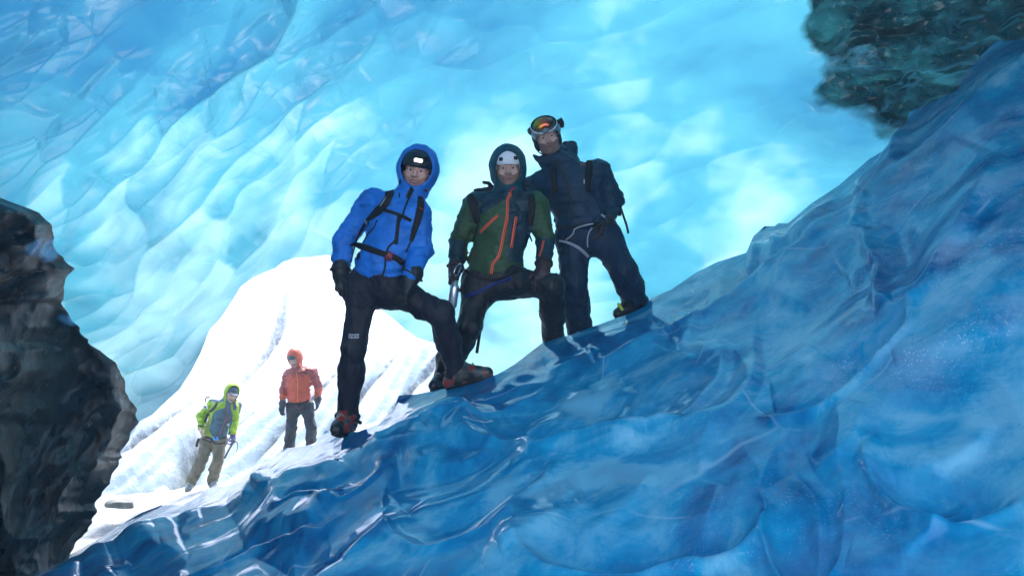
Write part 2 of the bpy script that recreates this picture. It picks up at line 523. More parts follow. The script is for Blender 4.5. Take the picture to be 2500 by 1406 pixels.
    for j in jit:                                  # smaller ridgelets scattered over the left wall
        x0, y0 = -60 + 980 * j[0], 120 + 560 * j[1]
        an = math.radians(35 + 40 * j[2]); L = 45 + 75 * j[3]
        VL.append((.05 + .05 * j[3], (x0, y0), (x0 + L * .5 * math.cos(an) - 8, y0 - L * .5 * math.sin(an) - 8), (x0 + L * math.cos(an), y0 - L * math.sin(an))))
    cr = crease(px + 0.25 * warp[:, 0], py + 0.25 * warp[:, 1], VL, 46.0, 11.0)
    disp -= 0.25 * near * cr
    relief = near * (cr * 0.62 - 0.065 * scales - m1 * 0.02 * (s2c - 0.4 * s2))
    # debris-laden band on the right of the roof
    edge_x = np.interp(py, [-300, 0, 60, 130, 200, 300, 400, 480, 560], [1930, 1962, 1975, 1985, 1985, 2010, 2110, 2230, 2500])
    wob = 26 * fbm(P0 * 2.6, 4, 61)
    deb = sstep(-45, 60, px + wob - edge_x) * sstep(560, 400, py - 0.12 * (px - 2000) + 30 * fbm(P0 * 1.4, 3, 66))
    lump = fbm(P0 * np.array([1.6, 1.6, 2.6]), 4, 71)
    disp += deb * 0.20 * np.abs(lump) + deb * 0.02 * fbm(P0 * 8, 2, 73)
    # rounded bosses of clean ice below the band
    for (bx, by, rx, ry, h) in ((2110, 235, 190, 100, 0.32), (2040, 370, 240, 110, 0.28)):
        g = ((px - bx) / rx) ** 2 + ((py - by + 25 * np.sin(px / 90.0)) / ry) ** 2 + 0.15 * fbm(P0 * 0.8, 2, 68)
        bump = np.clip(1 - g, 0, 1)
        bump = bump * bump
        disp -= h * bump
        deb = deb * (1 - 0.35 * sstep(0.1, 0.9, bump) * sstep(bx + rx, bx - 0.2 * rx, px))
    tt = t + disp
    P = CAM + D * tt[:, None]
    ppx, ppy, pz = proj(P)
    front = pz > 0.5
    inside = front & in_poly(ppx, ppy, MOUTH)
    back = (np.abs(A.ravel()) > math.radians(104)) & (E.ravel() < math.radians(66))  # unseen opening added behind the camera to light the climbers' fronts
    n, m = len(az), len(el)
    ins = inside.reshape(n, m)
    full = (ins[:-1, :-1] & ins[1:, :-1] & ins[1:, 1:] & ins[:-1, 1:])
    bk = back.reshape(n, m)
    bk = (bk[:-1, :-1] & bk[1:, :-1] & bk[1:, 1:] & bk[:-1, 1:])
    keep = ~(full | bk)
    # pull hole-side vertices of kept faces onto the mouth outline
    fv = np.zeros(n * m, bool)
    F = grid_faces(n, m, keep)
    fv[F.ravel()] = True
    snap = np.where(inside & fv)[0]
    sx, sy = ppx[snap], ppy[snap]
    best = np.full(len(snap), 1e18); bxy = np.stack([sx, sy], 1)
    for i in range(len(MOUTH)):
        p, qn = MOUTH[i], MOUTH[(i + 1) % len(MOUTH)]
        e = qn - p
        u = np.clip(((sx - p[0]) * e[0] + (sy - p[1]) * e[1]) / (e @ e), 0, 1)
        cx, cy = p[0] + u * e[0], p[1] + u * e[1]
        d2 = (cx - sx) ** 2 + (cy - sy) ** 2
        b = d2 < best
        best[b] = d2[b]; bxy[b, 0] = cx[b]; bxy[b, 1] = cy[b]
    P[snap] = Warr(bxy[:, 0], bxy[:, 1], pz[snap])
    # ice tone, paler towards the mouth; scale shading, ridge glints, darker left painted in
    mouth_c = W(780, 800, 10.0)
    dm = np.linalg.norm((P - mouth_c) * np.array([0.8, 0.9, 1.1]), axis=1)
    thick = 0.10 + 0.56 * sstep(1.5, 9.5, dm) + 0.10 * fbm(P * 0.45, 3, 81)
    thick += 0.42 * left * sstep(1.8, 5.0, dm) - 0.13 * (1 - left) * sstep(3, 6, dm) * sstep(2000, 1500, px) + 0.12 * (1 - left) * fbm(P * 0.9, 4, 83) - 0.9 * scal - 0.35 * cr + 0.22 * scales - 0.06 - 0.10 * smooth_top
    # rim of the mouth: the ice is more than a metre thick there
    e1 = np.sort(np.concatenate([F[:, [0, 1]], F[:, [1, 2]], F[:, [2, 3]], F[:, [3, 0]]]), 1)
    key = e1[:, 0].astype(np.int64) * (n * m) + e1[:, 1]
    uq, cnt = np.unique(key, return_counts=True)
    be = uq[cnt == 1]
    be = np.stack([be // (n * m), be % (n * m)], 1)
    be = be[(inside[be[:, 0]] & inside[be[:, 1]])]
    vb = np.unique(be)
    remap = {}
    extra, ext_src = [], []
    ctr = W(780, 900, 10.0)
    for ring, (back_d, out_d) in enumerate(((0.25, 0.02), (0.7, 0.12), (1.5, 0.45), (3.2, 1.6))):
        for v_ in vb:
            dirv = nrm(P[v_] - CAM)
            o_ = P[v_] - ctr
            o_ -= dirv * (o_ @ dirv)
            remap[(ring, v_)] = n * m + len(extra)
            extra.append(P[v_] + dirv * back_d + nrm(o_) * out_d)
            ext_src.append(v_)
    rim = []
    for a_, b_ in be:
        prev = (a_, b_)
        for ring in range(4):
            cur = (remap[(ring, a_)], remap[(ring, b_)])
            rim.append((prev[0], prev[1], cur[1], cur[0]))
            prev = cur
    ext_src = np.array(ext_src)
    V = np.concatenate([P, np.array(extra)])
    thick = np.concatenate([thick, thick[ext_src]]); deb = np.concatenate([deb, deb[ext_src]])
    faces = np.concatenate([F, np.array(rim, np.int64)])
    used = np.zeros(len(V), bool); used[faces.ravel()] = True
    ren = np.cumsum(used) - 1
    ob = new_mesh('cave_vault', V[used], ren[faces], mat_vault())
    set_attr(ob, 'ice_shading', thick[used]); set_attr(ob, 'debris', deb[used])
    set_attr(ob, 'relief', np.concatenate([relief, relief[ext_src]])[used])
    ob['kind'] = 'structure'
    return ob
vault = build_vault()

# ------------------------------------------------------------------ the blue ice slope in the foreground
CREST = np.array([(-900, 1560), (-300, 1470), (0, 1425), (100, 1388), (200, 1339), (253, 1308), (292, 1282), (345, 1251), (394, 1233), (446, 1231), (486, 1211), (504, 1190),
                  (552, 1187), (596, 1176), (609, 1154), (636, 1125), (666, 1119), (693, 1095), (728, 1090), (768, 1086), (794, 1051), (823, 1051),
                  (873, 1054), (895, 1045), (924, 1035), (959, 1002), (974, 965), (1017, 962), (1058, 954), (1100, 944), (1164, 930), (1215, 913),
                  (1240, 899), (1258, 888), (1301, 855), (1325, 836), (1354, 826), (1391, 818), (1445, 798), (1501, 778), (1542, 764), (1575, 747), (1590, 728),
                  (1640, 706), (1700, 665), (1750, 640), (1822, 617), (1839, 577), (1867, 552), (1892, 552), (1899, 545), (1924, 545), (1979, 498),
                  (2048, 453), (2123, 388), (2158, 368), (2203, 318), (2222, 274), (2337, 221), (2357, 184), (2397, 134), (2432, 102), (2500, 97),
                  (2700, 40), (3100, -200), (3700, -420)], float)
def crest_y(x): return np.interp(x, CREST[:, 0], CREST[:, 1])
def crest_d(x): return np.interp(x, [-900, -300, 200, 400, 600, 700, 800, 870, 1200, 1350, 1550, 1700, 1900, 2200, 2500, 2900, 3700],
                                 [8.5, 7.5, 7.0, 6.4, 5.6, 5.2, 4.78, 4.66, 4.66, 4.82, 5.08, 5.3, 5.3, 5.0, 4.4, 3.6, 2.6])
def base_d(x): return np.interp(x, [-900, -300, 0, 400, 800, 1250, 1800, 2200, 2500, 2900, 3700],
                                [6.0, 5.6, 5.2, 3.7, 2.75, 2.2, 1.85, 1.65, 1.5, 1.35, 1.2])

def build_slope():
    rng = np.random.default_rng(12)
    xs = np.concatenate([np.arange(-900, -60, 12.0), np.arange(-60, 2560, 3.2), np.arange(2560, 3700, 14.0)])
    cy, cd, bd = crest_y(xs), crest_d(xs), base_d(xs)
    xg = np.arange(-900, 3700, 4.0)
    kern = np.exp(-0.5 * (np.arange(-60, 61) / 24.0) ** 2); kern /= kern.sum()
    yg = np.convolve(np.pad(crest_y(xg), 60, mode='edge'), kern, 'valid')
    cs = np.interp(xs, xg, yg)
    nt = 360
    tv = np.linspace(0, 1, nt)
    X = np.repeat(xs[:, None], nt, 1)
    fade = np.exp(-tv[None] * 14)
    top = cs[:, None] + (cy - cs)[:, None] * fade
    Y = top + (1640 - top) * tv[None]
    i0, i1 = 1 / cd, 1 / bd
    inv = i0[:, None] + (i1 - i0)[:, None] * (Y - cs[:, None]) / np.maximum(1406 - cs, 20)[:, None]
    inv = np.clip(inv, i0[:, None] * 0.97, 1 / 0.8)
    Dp = 1 / inv
    P = Warr(X, Y, Dp).reshape(-1, 3)
    N = np.cross(np.gradient(P.reshape(len(xs), nt, 3), axis=1), np.gradient(P.reshape(len(xs), nt, 3), axis=0)).reshape(-1, 3)
    N /= np.maximum(np.linalg.norm(N, axis=1, keepdims=True), 1e-9)
    N[N[:, 2] < 0] *= -1
    fx, fy = X.ravel(), Y.ravel()
    hide = sstep(0, 70, fy - crest_y(fx))                 # the brow itself follows the crest line
    # scoops melted into the bank, drawn out along the slope
    u = P[:, 0] * 0.80 + P[:, 1] * 0.35
    w = P[:, 1] * 0.75 - P[:, 0] * 0.1 + P[:, 2] * 0.5
    q = np.stack([u, w], 1)
    warp = np.stack([fbm(P * 1.2, 3, 121), fbm(P * 1.2 + 5, 3, 131)], 1) * 0.16
    s1 = lobes(q + warp, math.radians(24), 1.05, 0.50, 5.0, 0.10, 0.40, 0.75, 520)
    s2 = lobes(q + warp * 0.6, math.radians(35), 0.24, 0.12, 5.0, 0.2, 0.6, 0.45, 530)
    scale = np.clip(np.linalg.norm(P - CAM, axis=1) / 4.0, 0.35, 1.4)
    disp = hide * scale * (0.06 * s1 + 0.007 * s2 * sstep(0.0, 0.6, fbm(P * 0.8, 2, 141))) + hide * 0.05 * fbm(P * 0.9, 2, 151)
    # long scoop with a hanging lip below the climbers, and a few sharp flutes
    wx = 60 * fbm(P * 1.6, 3, 181); wy = 45 * fbm(P * 1.6 + 7, 3, 191)
    def dish(bx, by, rx, ry, ang, depth):
        c_, s_ = math.cos(ang), math.sin(ang)
        a = ((fx + wx - bx) * c_ + (fy + wy - by) * s_) / rx
        b = (-(fx + wx - bx) * s_ + (fy + wy - by) * c_) / ry
        g = np.sqrt(a * a + (b * np.where(b < 0, 0.55, 1.0)) ** 2)      # open towards the top, a lip at the foot
        lip = sstep(-0.1, 0.6, b - 0.3 * a)
        return -depth * np.clip(1 - g * g, 0, 1) * (0.35 + 0.65 * lip) + 0.22 * depth * np.exp(-((g - 1.03) / 0.10) ** 2) * lip
    for d_ in ((1480, 960, 340, 120, -0.12, 0.16), (1600, 1260, 300, 150, -0.25, 0.12), (1100, 1010, 190, 40, -0.35, 0.06), (830, 1170, 130, 45, -0.35, 0.07),
               (1180, 1210, 230, 120, -0.5, 0.08), (640, 1290, 190, 55, -0.3, 0.09), (2050, 830, 210, 120, -0.7, 0.10), (2250, 560, 120, 200, 0.5, 0.10),
               (2330, 1150, 200, 130, 0.2, 0.08), (1960, 1280, 90, 190, 0.12, 0.09)):
        disp += hide * dish(*d_)
    SL = [(.10, (1765, 840), (1760, 900), (1722, 962), (1680, 1012), (1620, 1060), (1520, 1090), (1430, 1096), (1330, 1080)), (.08, (1822, 785), (1842, 860), (1826, 960), (1772, 1030), (1730, 1085), (1712, 1150)),
          (.05, (1445, 1215), (1352, 1280), (1290, 1330), (1195, 1398)), (.05, (1400, 1245), (1330, 1310), (1240, 1360)), (.07, (1935, 1160), (1985, 1220), (2004, 1290), (1992, 1370), (1960, 1440)),
          (.10, (2455, 390), (2405, 520), (2335, 640), (2255, 722), (2140, 755)), (.07, (2045, 880), (2012, 930), (1962, 970), (1890, 988)), (.05, (1304, 856), (1296, 890), (1270, 915), (1225, 935)),
          (.07, (800, 1262), (690, 1282), (596, 1322)), (.08, (872, 1160), (780, 1252), (740, 1335), (700, 1400)), (.05, (500, 1272), (400, 1266), (275, 1292)), (.05, (1190, 1072), (1090, 1082), (960, 1102), (885, 1112)),
          (.05, (1150, 1005), (1090, 1040), (1062, 1078)), (.06, (2510, 805), (2400, 842), (2285, 884), (2200, 905)), (.05, (690, 1180), (620, 1210), (560, 1215)), (.06, (830, 1130), (700, 1175), (640, 1200)),
          (.05, (1560, 790), (1480, 840), (1390, 870), (1330, 900)), (.05, (1640, 800), (1560, 850), (1450, 890)), (.05, (1700, 760), (1690, 830), (1660, 860)), (.06, (1240, 1010), (1190, 1100), (1080, 1150), (980, 1165)),
          (.06, (1600, 1150), (1540, 1230), (1420, 1300)), (.06, (1760, 1180), (1720, 1290), (1620, 1360), (1500, 1400)), (.06, (2120, 1000), (2080, 1100), (1990, 1150)), (.07, (2420, 1020), (2330, 1100), (2200, 1140), (2090, 1130)),
          (.07, (2350, 1180), (2300, 1290), (2200, 1360)), (.07, (2230, 300), (2200, 400), (2120, 480)), (.06, (2060, 470), (2000, 560), (1900, 620)), (.06, (2180, 560), (2150, 640), (2060, 690)),
          (.05, (1000, 1260), (930, 1320), (850, 1390)), (.05, (450, 1330), (380, 1350), (300, 1370)), (.06, (1900, 560), (1905, 620), (1870, 680)), (.06, (1845, 590), (1850, 640), (1820, 690))]
    jj = rng.uniform(0, 1, (22, 4))
    for j in jj:
        x0 = 150 + 2350 * j[0]; y0 = crest_y(x0) + 60 + (1380 - crest_y(x0)) * j[1]
        an = math.radians(195 - 50 * j[2]); L = 40 + 120 * j[3]
        SL.append((.012 + .028 * j[3], (x0, y0), (x0 + L * .5 * math.cos(an), y0 + L * .5 * math.sin(an) + 10), (x0 + L * math.cos(an), y0 + L * math.sin(an))))
    disp += 0.75 * hide * scale * crease(fx + 0.15 * wx, fy + 0.15 * wy, SL, 66.0, 11.0)
    # kinked crystals
    disp += hide * 0.003 * scale * np.abs(fbm(P * 4, 2, 161))
    P2 = P + N * disp[:, None]
    frost = sstep(1500, 1900, fx + 0.5 * (fy - 900)) * (0.35 + 0.65 * sstep(0.0, 0.4, fbm(P * 0.9, 3, 171)))
    # the back of the ridge: a ledge falling away gently, then steeply
    rows, frows = [], []
    for (k, drop) in ((0.05, 0.004), (0.15, 0.02), (0.35, 0.07), (0.7, 0.17), (1.2, 0.36), (1.9, 0.9), (2.6, 2.4), (3.0, 4.5)):
        base = P[::nt].copy()
        dirh = base - CAM; dirh[:, 2] = 0; dirh /= np.linalg.norm(dirh, axis=1, keepdims=True)
        rows.append(base + dirh * k - np.array([0, 0, drop]))
    rows = rows[::-1]
    G = np.concatenate([np.stack(rows, 1), P2.reshape(len(xs), nt, 3)], 1)
    m = nt + len(rows)
    fr = np.concatenate([np.zeros((len(xs), len(rows))), frost.reshape(len(xs), nt)], 1)
    ob = new_mesh('ice_slope', G.reshape(-1, 3), grid_faces(len(xs), m), mat_slope())
    set_attr(ob, 'frost', fr.ravel())
    ob['kind'] = 'structure'
    return ob
slope = build_slope()

# ------------------------------------------------------------------ dark silty ice at the left of the mouth
def build_rock():
    S = np.array([(430, -160), (470, -40), (485, 0), (520, 90), (545, 115), (568, 126), (585, 122), (600, 122), (625, 142), (655, 172), (690, 168), (718, 158), (740, 140), (765, 158),
                  (800, 190), (835, 212), (855, 250), (880, 268), (905, 293), (960, 302), (985, 318), (1005, 328), (1035, 330), (1060, 318), (1095, 298), (1150, 275),
                  (1200, 250), (1250, 228), (1290, 207), (1330, 178), (1400, 150), (1560, 120)], float)
    ys = np.arange(432, 1560, 4.0)
    sx = np.interp(ys, S[:, 0], S[:, 1])
    jag = np.stack([ys * 0, ys * 0 + 3.3, ys * 0.022], 1)
    jx = 10 * (1 - 2 * np.abs(fbm(jag, 2, 261))) + 2.5 * vnoise(jag * 4.1, 263)
    sd = np.interp(ys, [430, 560, 760, 900, 1035, 1300, 1560], [4.2, 4.8, 5.6, 6.1, 6.6, 6.3, 5.8])
    us = np.linspace(0, 1, 330)
    Yg = np.repeat(ys[:, None], len(us), 1)
    left = -620.0
    Xg = left + (sx[:, None] - left) * us[None] + jx[:, None] * us[None] ** 10
    # distance grows from the near flank to the nose at the mouth; the last part turns away round the edge
    prof = 2.6 + (sd[:, None] - 2.6) * (us[None] ** 0.9)
    P = Warr(Xg, Yg, prof).reshape(-1, 3)
    out = P - CAM; out /= np.linalg.norm(out, axis=1, keepdims=True)
    edge = sstep(0, 0.06, (1 - np.repeat(us[None], len(ys), 0)).ravel()) * sstep(432, 520, Yg.ravel())
    ridged = 1 - np.abs(fbm((P + 0.35 * np.stack([fbm(P * .9, 2, 231), fbm(P * .9, 2, 241), fbm(P * .9, 2, 251)], 1)) * np.array([1.2, 1.2, 0.7]) + 4, 3, 201, 0.38))
    disp = 0.40 * (ridged - 0.55) + 0.10 * (0.5 - np.abs(fbm(P * np.array([3.0, 3.0, 2.0]), 4, 211)))
    P = P - out * (disp * (0.15 + 0.85 * edge))[:, None]
    P = P.reshape(len(ys), len(us), 3)
    rows = []
    for (bk, lf) in ((0.25, 0.02), (0.8, 0.15), (1.8, 0.7), (3.0, 2.0), (3.2, 4.0)):
        b = P[:, -1].copy()
        dv = b - CAM; dv /= np.linalg.norm(dv, axis=1, keepdims=True)
        rows.append(b + dv * bk + np.array([-lf, 0, 0]))
    G = np.concatenate([P, np.stack(rows, 1)], 1)
    ob = new_mesh('rock', G.reshape(-1, 3), grid_faces(len(ys), G.shape[1]), mat_rock())
    gp, gy, gz = proj(G.reshape(-1, 3))
    ice = np.zeros(len(gp))
    for (bx, by, rx, ry) in ((118, 610, 60, 34), (165, 775, 46, 24)):
        g = ((gp - bx) / rx) ** 2 + ((gy - by) / ry) ** 2
        ice = np.maximum(ice, sstep(1.1, 0.5, g + 0.9 * np.abs(fbm(G.reshape(-1, 3) * 3.2, 4, 221))))
    set_attr(ob, 'ice', ice)
    ob['label'] = 'huge black silty ice rock face hanging at the left edge beside the cave mouth'
    ob['category'] = 'rock'
    return ob
rock = build_rock()

# ------------------------------------------------------------------ snow ground running out of the cave, and the glacier beyond
def ground_z(x, y):
    z = 0.116 + 0.376 * (np.clip(x, -5.6, -2.4) + 5.05)
    z = z - 0.25 * sstep(-5.2, -9, x)
    z = z - 0.17 * np.clip(12.0 - y, 0, 9)
    z = z + (-1.2 - z) * sstep(7.6, 5.6, y) * sstep(-5.5, -2.5, x)
    z = z - 0.5 * sstep(7, 3, y) * sstep(-2.5, -5.5, x)
    z = z + 0.02 * np.clip(y - 14, 0, 40)
    return z

def build_ground():
    xs = np.concatenate([np.linspace(-900, -30, 14), np.arange(-30, -9, 1.5), np.arange(-9, 4, 0.06), np.arange(4, 30, 1.5), np.linspace(30, 900, 14)])
    ys = np.concatenate([np.linspace(-60, 2, 10), np.arange(2, 20, 0.06), np.arange(20, 60, 2.0), np.linspace(60, 2200, 16)])
    X, Yv = np.meshgrid(xs, ys, indexing='ij')
    x, y = X.ravel(), Yv.ravel()
    z = ground_z(x, y)
    p2 = np.stack([x, y, 0 * x], 1)
    z = z + 0.07 * fbm(p2 * 0.8, 4, 301) + 0.02 * fbm(p2 * 4, 3, 311)
    ob = new_mesh('ground', np.stack([x, y, z], 1), grid_faces(len(xs), len(ys)), mat_snow('trodden_snow'))
    px, py, pz = proj(np.stack([x, y, z], 1))
    d = 0.35 + 0.5 * sstep(-4.0, -5.6, x) * sstep(14, 10.5, y)
    d = np.maximum(d, 1.0 * sstep(-4.6, -5.4, x) * sstep(9.2, 8.0, y))
    set_attr(ob, 'dirt', d)
    ob['kind'] = 'structure'
build_ground()

def build_glacier():
    """the broken tongue outside: parallel fins of ice divided by dirty grooves, rising to the right"""
    us = np.linspace(-9, 17, 520)          # along the front
    ws = np.linspace(0, 13, 240)           # up the slope
    Ug, Wg = np.meshgrid(us, ws, indexing='ij')
    u, w = Ug.ravel(), Wg.ravel()
    p2 = np.stack([u * 0.25, w * 0.25, 0 * u], 1)
    s = u - 0.50 * w + 0.30 * fbm(p2, 3, 401)          # fins run diagonally up the slope
    fin = np.abs(((s / 1.7 + 0.25 * vnoise(p2 * 0.8, 403)) % 1.0) - 0.5) * 2          # 0 in groove, 1 on crest
    fin2 = np.abs((((s + 0.25 * fbm(p2 * 3, 3, 405)) / 0.43) % 1.0) - 0.5) * 2
    h = 0.85 * w + (0.05 + 0.45 * sstep(4.5, 1.5, w)) * np.sqrt(fin) + 0.10 * fin2 + 0.06 * fbm(p2 * 4.0, 3, 411) - 0.30
    h = h + 0.06 * np.clip(u, -9, 6) * sstep(0, 6, w)
    crack = np.exp(-((u + 1.2 * np.sin(w * 0.9) * 0.25 - 0.0 + 0.15 * w) / 0.22) ** 2) * sstep(9, 5, w)
    h = h - 1.1 * crack
    x = -6.6 + u * 0.93 + 0.10 * w
    y = 15.2 + 0.25 * u + w
    z = 0.0 + h + 0.43 * np.clip(x + 5.05, -1.0, 6.0) * sstep(9, 3, w)
    ob = new_mesh('glacier', np.stack([x, y, z], 1), grid_faces(len(us), len(ws)), mat_snow('glacier_snow'))
    d = np.maximum(sstep(0.17 + 0.16 * sstep(3.0, 1.0, w), 0.03, fin) * sstep(-0.6, 0.35, fbm(p2 * 1.3, 3, 421)), 0.75 * sstep(0.36, 0.0, fin2) * sstep(-0.25, 0.35, fbm(p2 * 1.1, 3, 431)))
    d = 2.0 * d * sstep(3.8, 1.2, w)
    d = np.maximum(d, crack)
    set_attr(ob, 'dirt', np.clip(d, 0, 1)); set_attr(ob, 'fresh', sstep(1.4, 3.4, w + 0.5 * fbm(p2 * 1.5, 3, 441)))
    ob['kind'] = 'structure'
build_glacier()

# ------------------------------------------------------------------ thin haze volume added to lift the blacks and soften the mouth
def build_haze():
    x0, x1, y0, y1, z0, z1 = -905, 905, -65, 2205, -6.5, 15.0
    V = [(x, y, z) for x in (x0, x1) for y in (y0, y1) for z in (z0, z1)]
    Fq = np.array([(0, 1, 3, 2), (4, 6, 7, 5), (0, 4, 5, 1), (2, 3, 7, 6), (0, 2, 6, 4), (1, 5, 7, 3)])
    m = bpy.data.materials.new('haze')
    m.use_nodes = True
    nt = m.node_tree
    nt.nodes.remove(nt.nodes['Principled BSDF'])
    vol = nt.nodes.new('ShaderNodeVolumePrincipled')
    vol.inputs['Color'].default_value = (0.92, 0.96, 1.0, 1)
    vol.inputs['Density'].default_value = HAZE
    nt.links.new(vol.outputs[0], nt.nodes['Material Output'].inputs['Volume'])
    ob = new_mesh('haze', np.array(V, float), Fq, m, None, False)
    ob['kind'] = 'stuff'
HAZE = 0.005
build_haze()

# ================================================================== people: signed-distance figures meshed with surface nets
def rc(a, b, ra, rb=None):
    """tapered capsule"""
    a = np.asarray(a, np.float32); b = np.asarray(b, np.float32)
    rb = ra if rb is None else rb
    ab = b - a; L2 = max(float(ab @ ab), 1e-9)
    def f(P):
        t = np.clip(((P - a) @ ab) / L2, 0, 1)
        return np.linalg.norm(P - a - t[:, None] * ab, axis=1) - (ra + (rb - ra) * t)
    return f

def frc(a, b, ra, rb, fr, flat):
    """tapered capsule flattened along the frame's third axis"""
    M = np.array(fr, np.float32)
    s = np.array([1, 1, 1 / flat], np.float32)
    g = rc((M @ np.asarray(a, np.float32)) * s, (M @ np.asarray(b, np.float32)) * s, ra, rb)
    return lambda P: g((P @ M.T) * s) * flat

def ell(c, r, fr=None):
    c = np.asarray(c, np.float32); r = np.asarray(r, np.float32)
    M = None if fr is None else np.array(fr, np.float32)
    def f(P):
        p = P - c
        if M is not None: p = p @ M.T
        k0 = np.linalg.norm(p / r, axis=1); k1 = np.linalg.norm(p / (r * r), axis=1)
        return k0 * (k0 - 1) / np.maximum(k1, 1e-6)
    return f

def rbox(c, h, fr, rad=0.01):
    c = np.asarray(c, np.float32); h = np.asarray(h, np.float32) - rad
    M = np.array(fr, np.float32)
    def f(P):
        q = np.abs((P - c) @ M.T) - h
        return np.linalg.norm(np.maximum(q, 0), axis=1) + np.minimum(q.max(1), 0) - rad
    return f

def smin(a, b, k):
    if k <= 0: return np.minimum(a, b)
    h = np.clip(0.5 + 0.5 * (b - a) / k, 0, 1)
    return b + (a - b) * h - k * h * (1 - h)

def union(prims, k=0.02):
    """prims: fn or (fn, k)"""
    def f(P):
        d = None
        for p in prims:
            fn, kk = p if isinstance(p, tuple) else (p, k)
            e = fn(P)
            d = e if d is None else smin(d, e, kk)
        return d
    return f

def carve(f, cutters, k=0.01):
    def g(P):
        d = f(P)
        for c in cutters:
            d = -smin(-d, c(P), k)
        return d
    return g

def ruffle(f, amp, freq, seed, stretch=(1, 1, 1), extra=None):
    st = np.asarray(stretch, np.float32)
    def g(P):
        d = f(P)
        n = 1 - 2 * np.abs(vnoise(P * st * freq, seed)) + 0.5 * vnoise(P * st * freq * 2.3 + 5, seed + 3)
        d = d + amp * n
        if extra is not None: d = d + extra(P)
        return d
    return g

def nets(f, lo, hi, h):
    """surface nets of f < 0 inside the box, evaluated coarse to fine"""
    lo = np.asarray(lo, np.float64) - 3 * h; hi = np.asarray(hi, np.float64) + 3 * h
    B = 4
    nb = np.ceil((hi - lo) / (B * h)).astype(int) + 1
    cx = [lo[i] + (np.arange(nb[i]) + 0.5) * B * h - 0.5 * h for i in range(3)]
    C = np.stack(np.meshgrid(*cx, indexing='ij'), -1).reshape(-1, 3).astype(np.float32)
    dc = np.concatenate([f(C[i:i + 200000]) for i in range(0, len(C), 200000)]).reshape(nb)
    act = np.abs(dc) < B * h * 1.9
    vol = np.where(dc < 0, -1.0, 1.0).astype(np.float32)
    for ax in range(3):
        vol = np.repeat(vol, B, ax); act = np.repeat(act, B, ax)
    idx = np.argwhere(act)
    for i in range(0, len(idx), 200000):
        j = idx[i:i + 200000]
        vol[j[:, 0], j[:, 1], j[:, 2]] = f((lo + j * h).astype(np.float32))
    ins = vol < 0
    sh = np.array(vol.shape) - 1
    s = np.zeros(sh, np.int8)
    offs = [(a, b, c) for a in (0, 1) for b in (0, 1) for c in (0, 1)]
    for a, b, c in offs:
        s += ins[a:a + sh[0], b:b + sh[1], c:c + sh[2]]
    cells = np.argwhere((s > 0) & (s < 8))
    cv = np.stack([vol[cells[:, 0] + a, cells[:, 1] + b, cells[:, 2] + c] for a, b, c in offs], 1)
    acc = np.zeros((len(cells), 3)); cnt = np.zeros(len(cells))
    for i, o1 in enumerate(offs):
        for j, o2 in enumerate(offs):
            if j <= i or sum(abs(o1[k] - o2[k]) for k in range(3)) != 1: continue
            v1, v2 = cv[:, i], cv[:, j]
            m = (v1 < 0) != (v2 < 0)
            t = np.where(m, v1 / np.where(m, v1 - v2, 1), 0)
            p = np.array(o1)[None] + t[:, None] * (np.array(o2) - np.array(o1))[None]
            acc[m] += p[m]; cnt[m] += 1
    V = lo + (cells + acc / cnt[:, None]) * h
    cid = np.full(sh, -1, np.int64)
    cid[cells[:, 0], cells[:, 1], cells[:, 2]] = np.arange(len(cells))
    quads = []
    for ax in range(3):
        a1, a2 = (ax + 1) % 3, (ax + 2) % 3
        sl0 = [slice(1, -1)] * 3; sl1 = [slice(1, -1)] * 3
        sl0[ax] = slice(0, -1); sl1[ax] = slice(1, None)
        i0, i1 = ins[tuple(sl0)], ins[tuple(sl1)]
        e = np.argwhere(i0 != i1)
        if not len(e): continue
        flip = i0[e[:, 0], e[:, 1], e[:, 2]]
        off = np.ones(3, int); off[ax] = 0
        e = e + off
        def cell(d1, d2):
            q = e.copy(); q[:, a1] += d1; q[:, a2] += d2
            return cid[q[:, 0], q[:, 1], q[:, 2]]
        Q = np.stack([cell(-1, -1), cell(0, -1), cell(0, 0), cell(-1, 0)], 1)
        Q[~flip] = Q[~flip][:, ::-1]
        quads.append(Q)
    Q = np.concatenate(quads)
    Q = Q[(Q >= 0).all(1)]
    return V, Q

def relax(V, Q, it=1, lam=0.5):
    e = np.concatenate([Q[:, [0, 1]], Q[:, [1, 2]], Q[:, [2, 3]], Q[:, [3, 0]]])
    for _ in range(it):
        acc = np.zeros_like(V); cnt = np.zeros(len(V))
        for a, b in ((0, 1), (1, 0)):
            for k in range(3):
                acc[:, k] += np.bincount(e[:, a], V[e[:, b], k], len(V))
            cnt += np.bincount(e[:, a], minlength=len(V))
        V = V + lam * (acc / np.maximum(cnt, 1)[:, None] - V)
    return V

def frame(up, right):
    """rows: right, up, front (front = right x up, towards the viewer for a figure facing the camera)"""
    u = nrm(up); r = np.asarray(right, float); r = nrm(r - u * (r @ u))
    return np.array([r, u, np.cross(r, u)])

def head_frame(roll=0, yaw=0, pitch=0):
    """roll > 0 leans the crown to the picture's right, yaw > 0 turns the face to the right, pitch > 0 looks down"""
    r = Matrix.Rotation(math.radians(yaw), 3, 'Z') @ Matrix.Identity(3)
    m = Matrix.Rotation(math.radians(roll), 3, 'Y') @ Matrix.Rotation(math.radians(yaw), 3, 'Z') @ Matrix.Rotation(math.radians(pitch), 3, 'X')
    return np.array([list(m @ Vector((1, 0, 0))), list(m @ Vector((0, 0, 1))), list(m @ Vector((0, -1, 0)))])

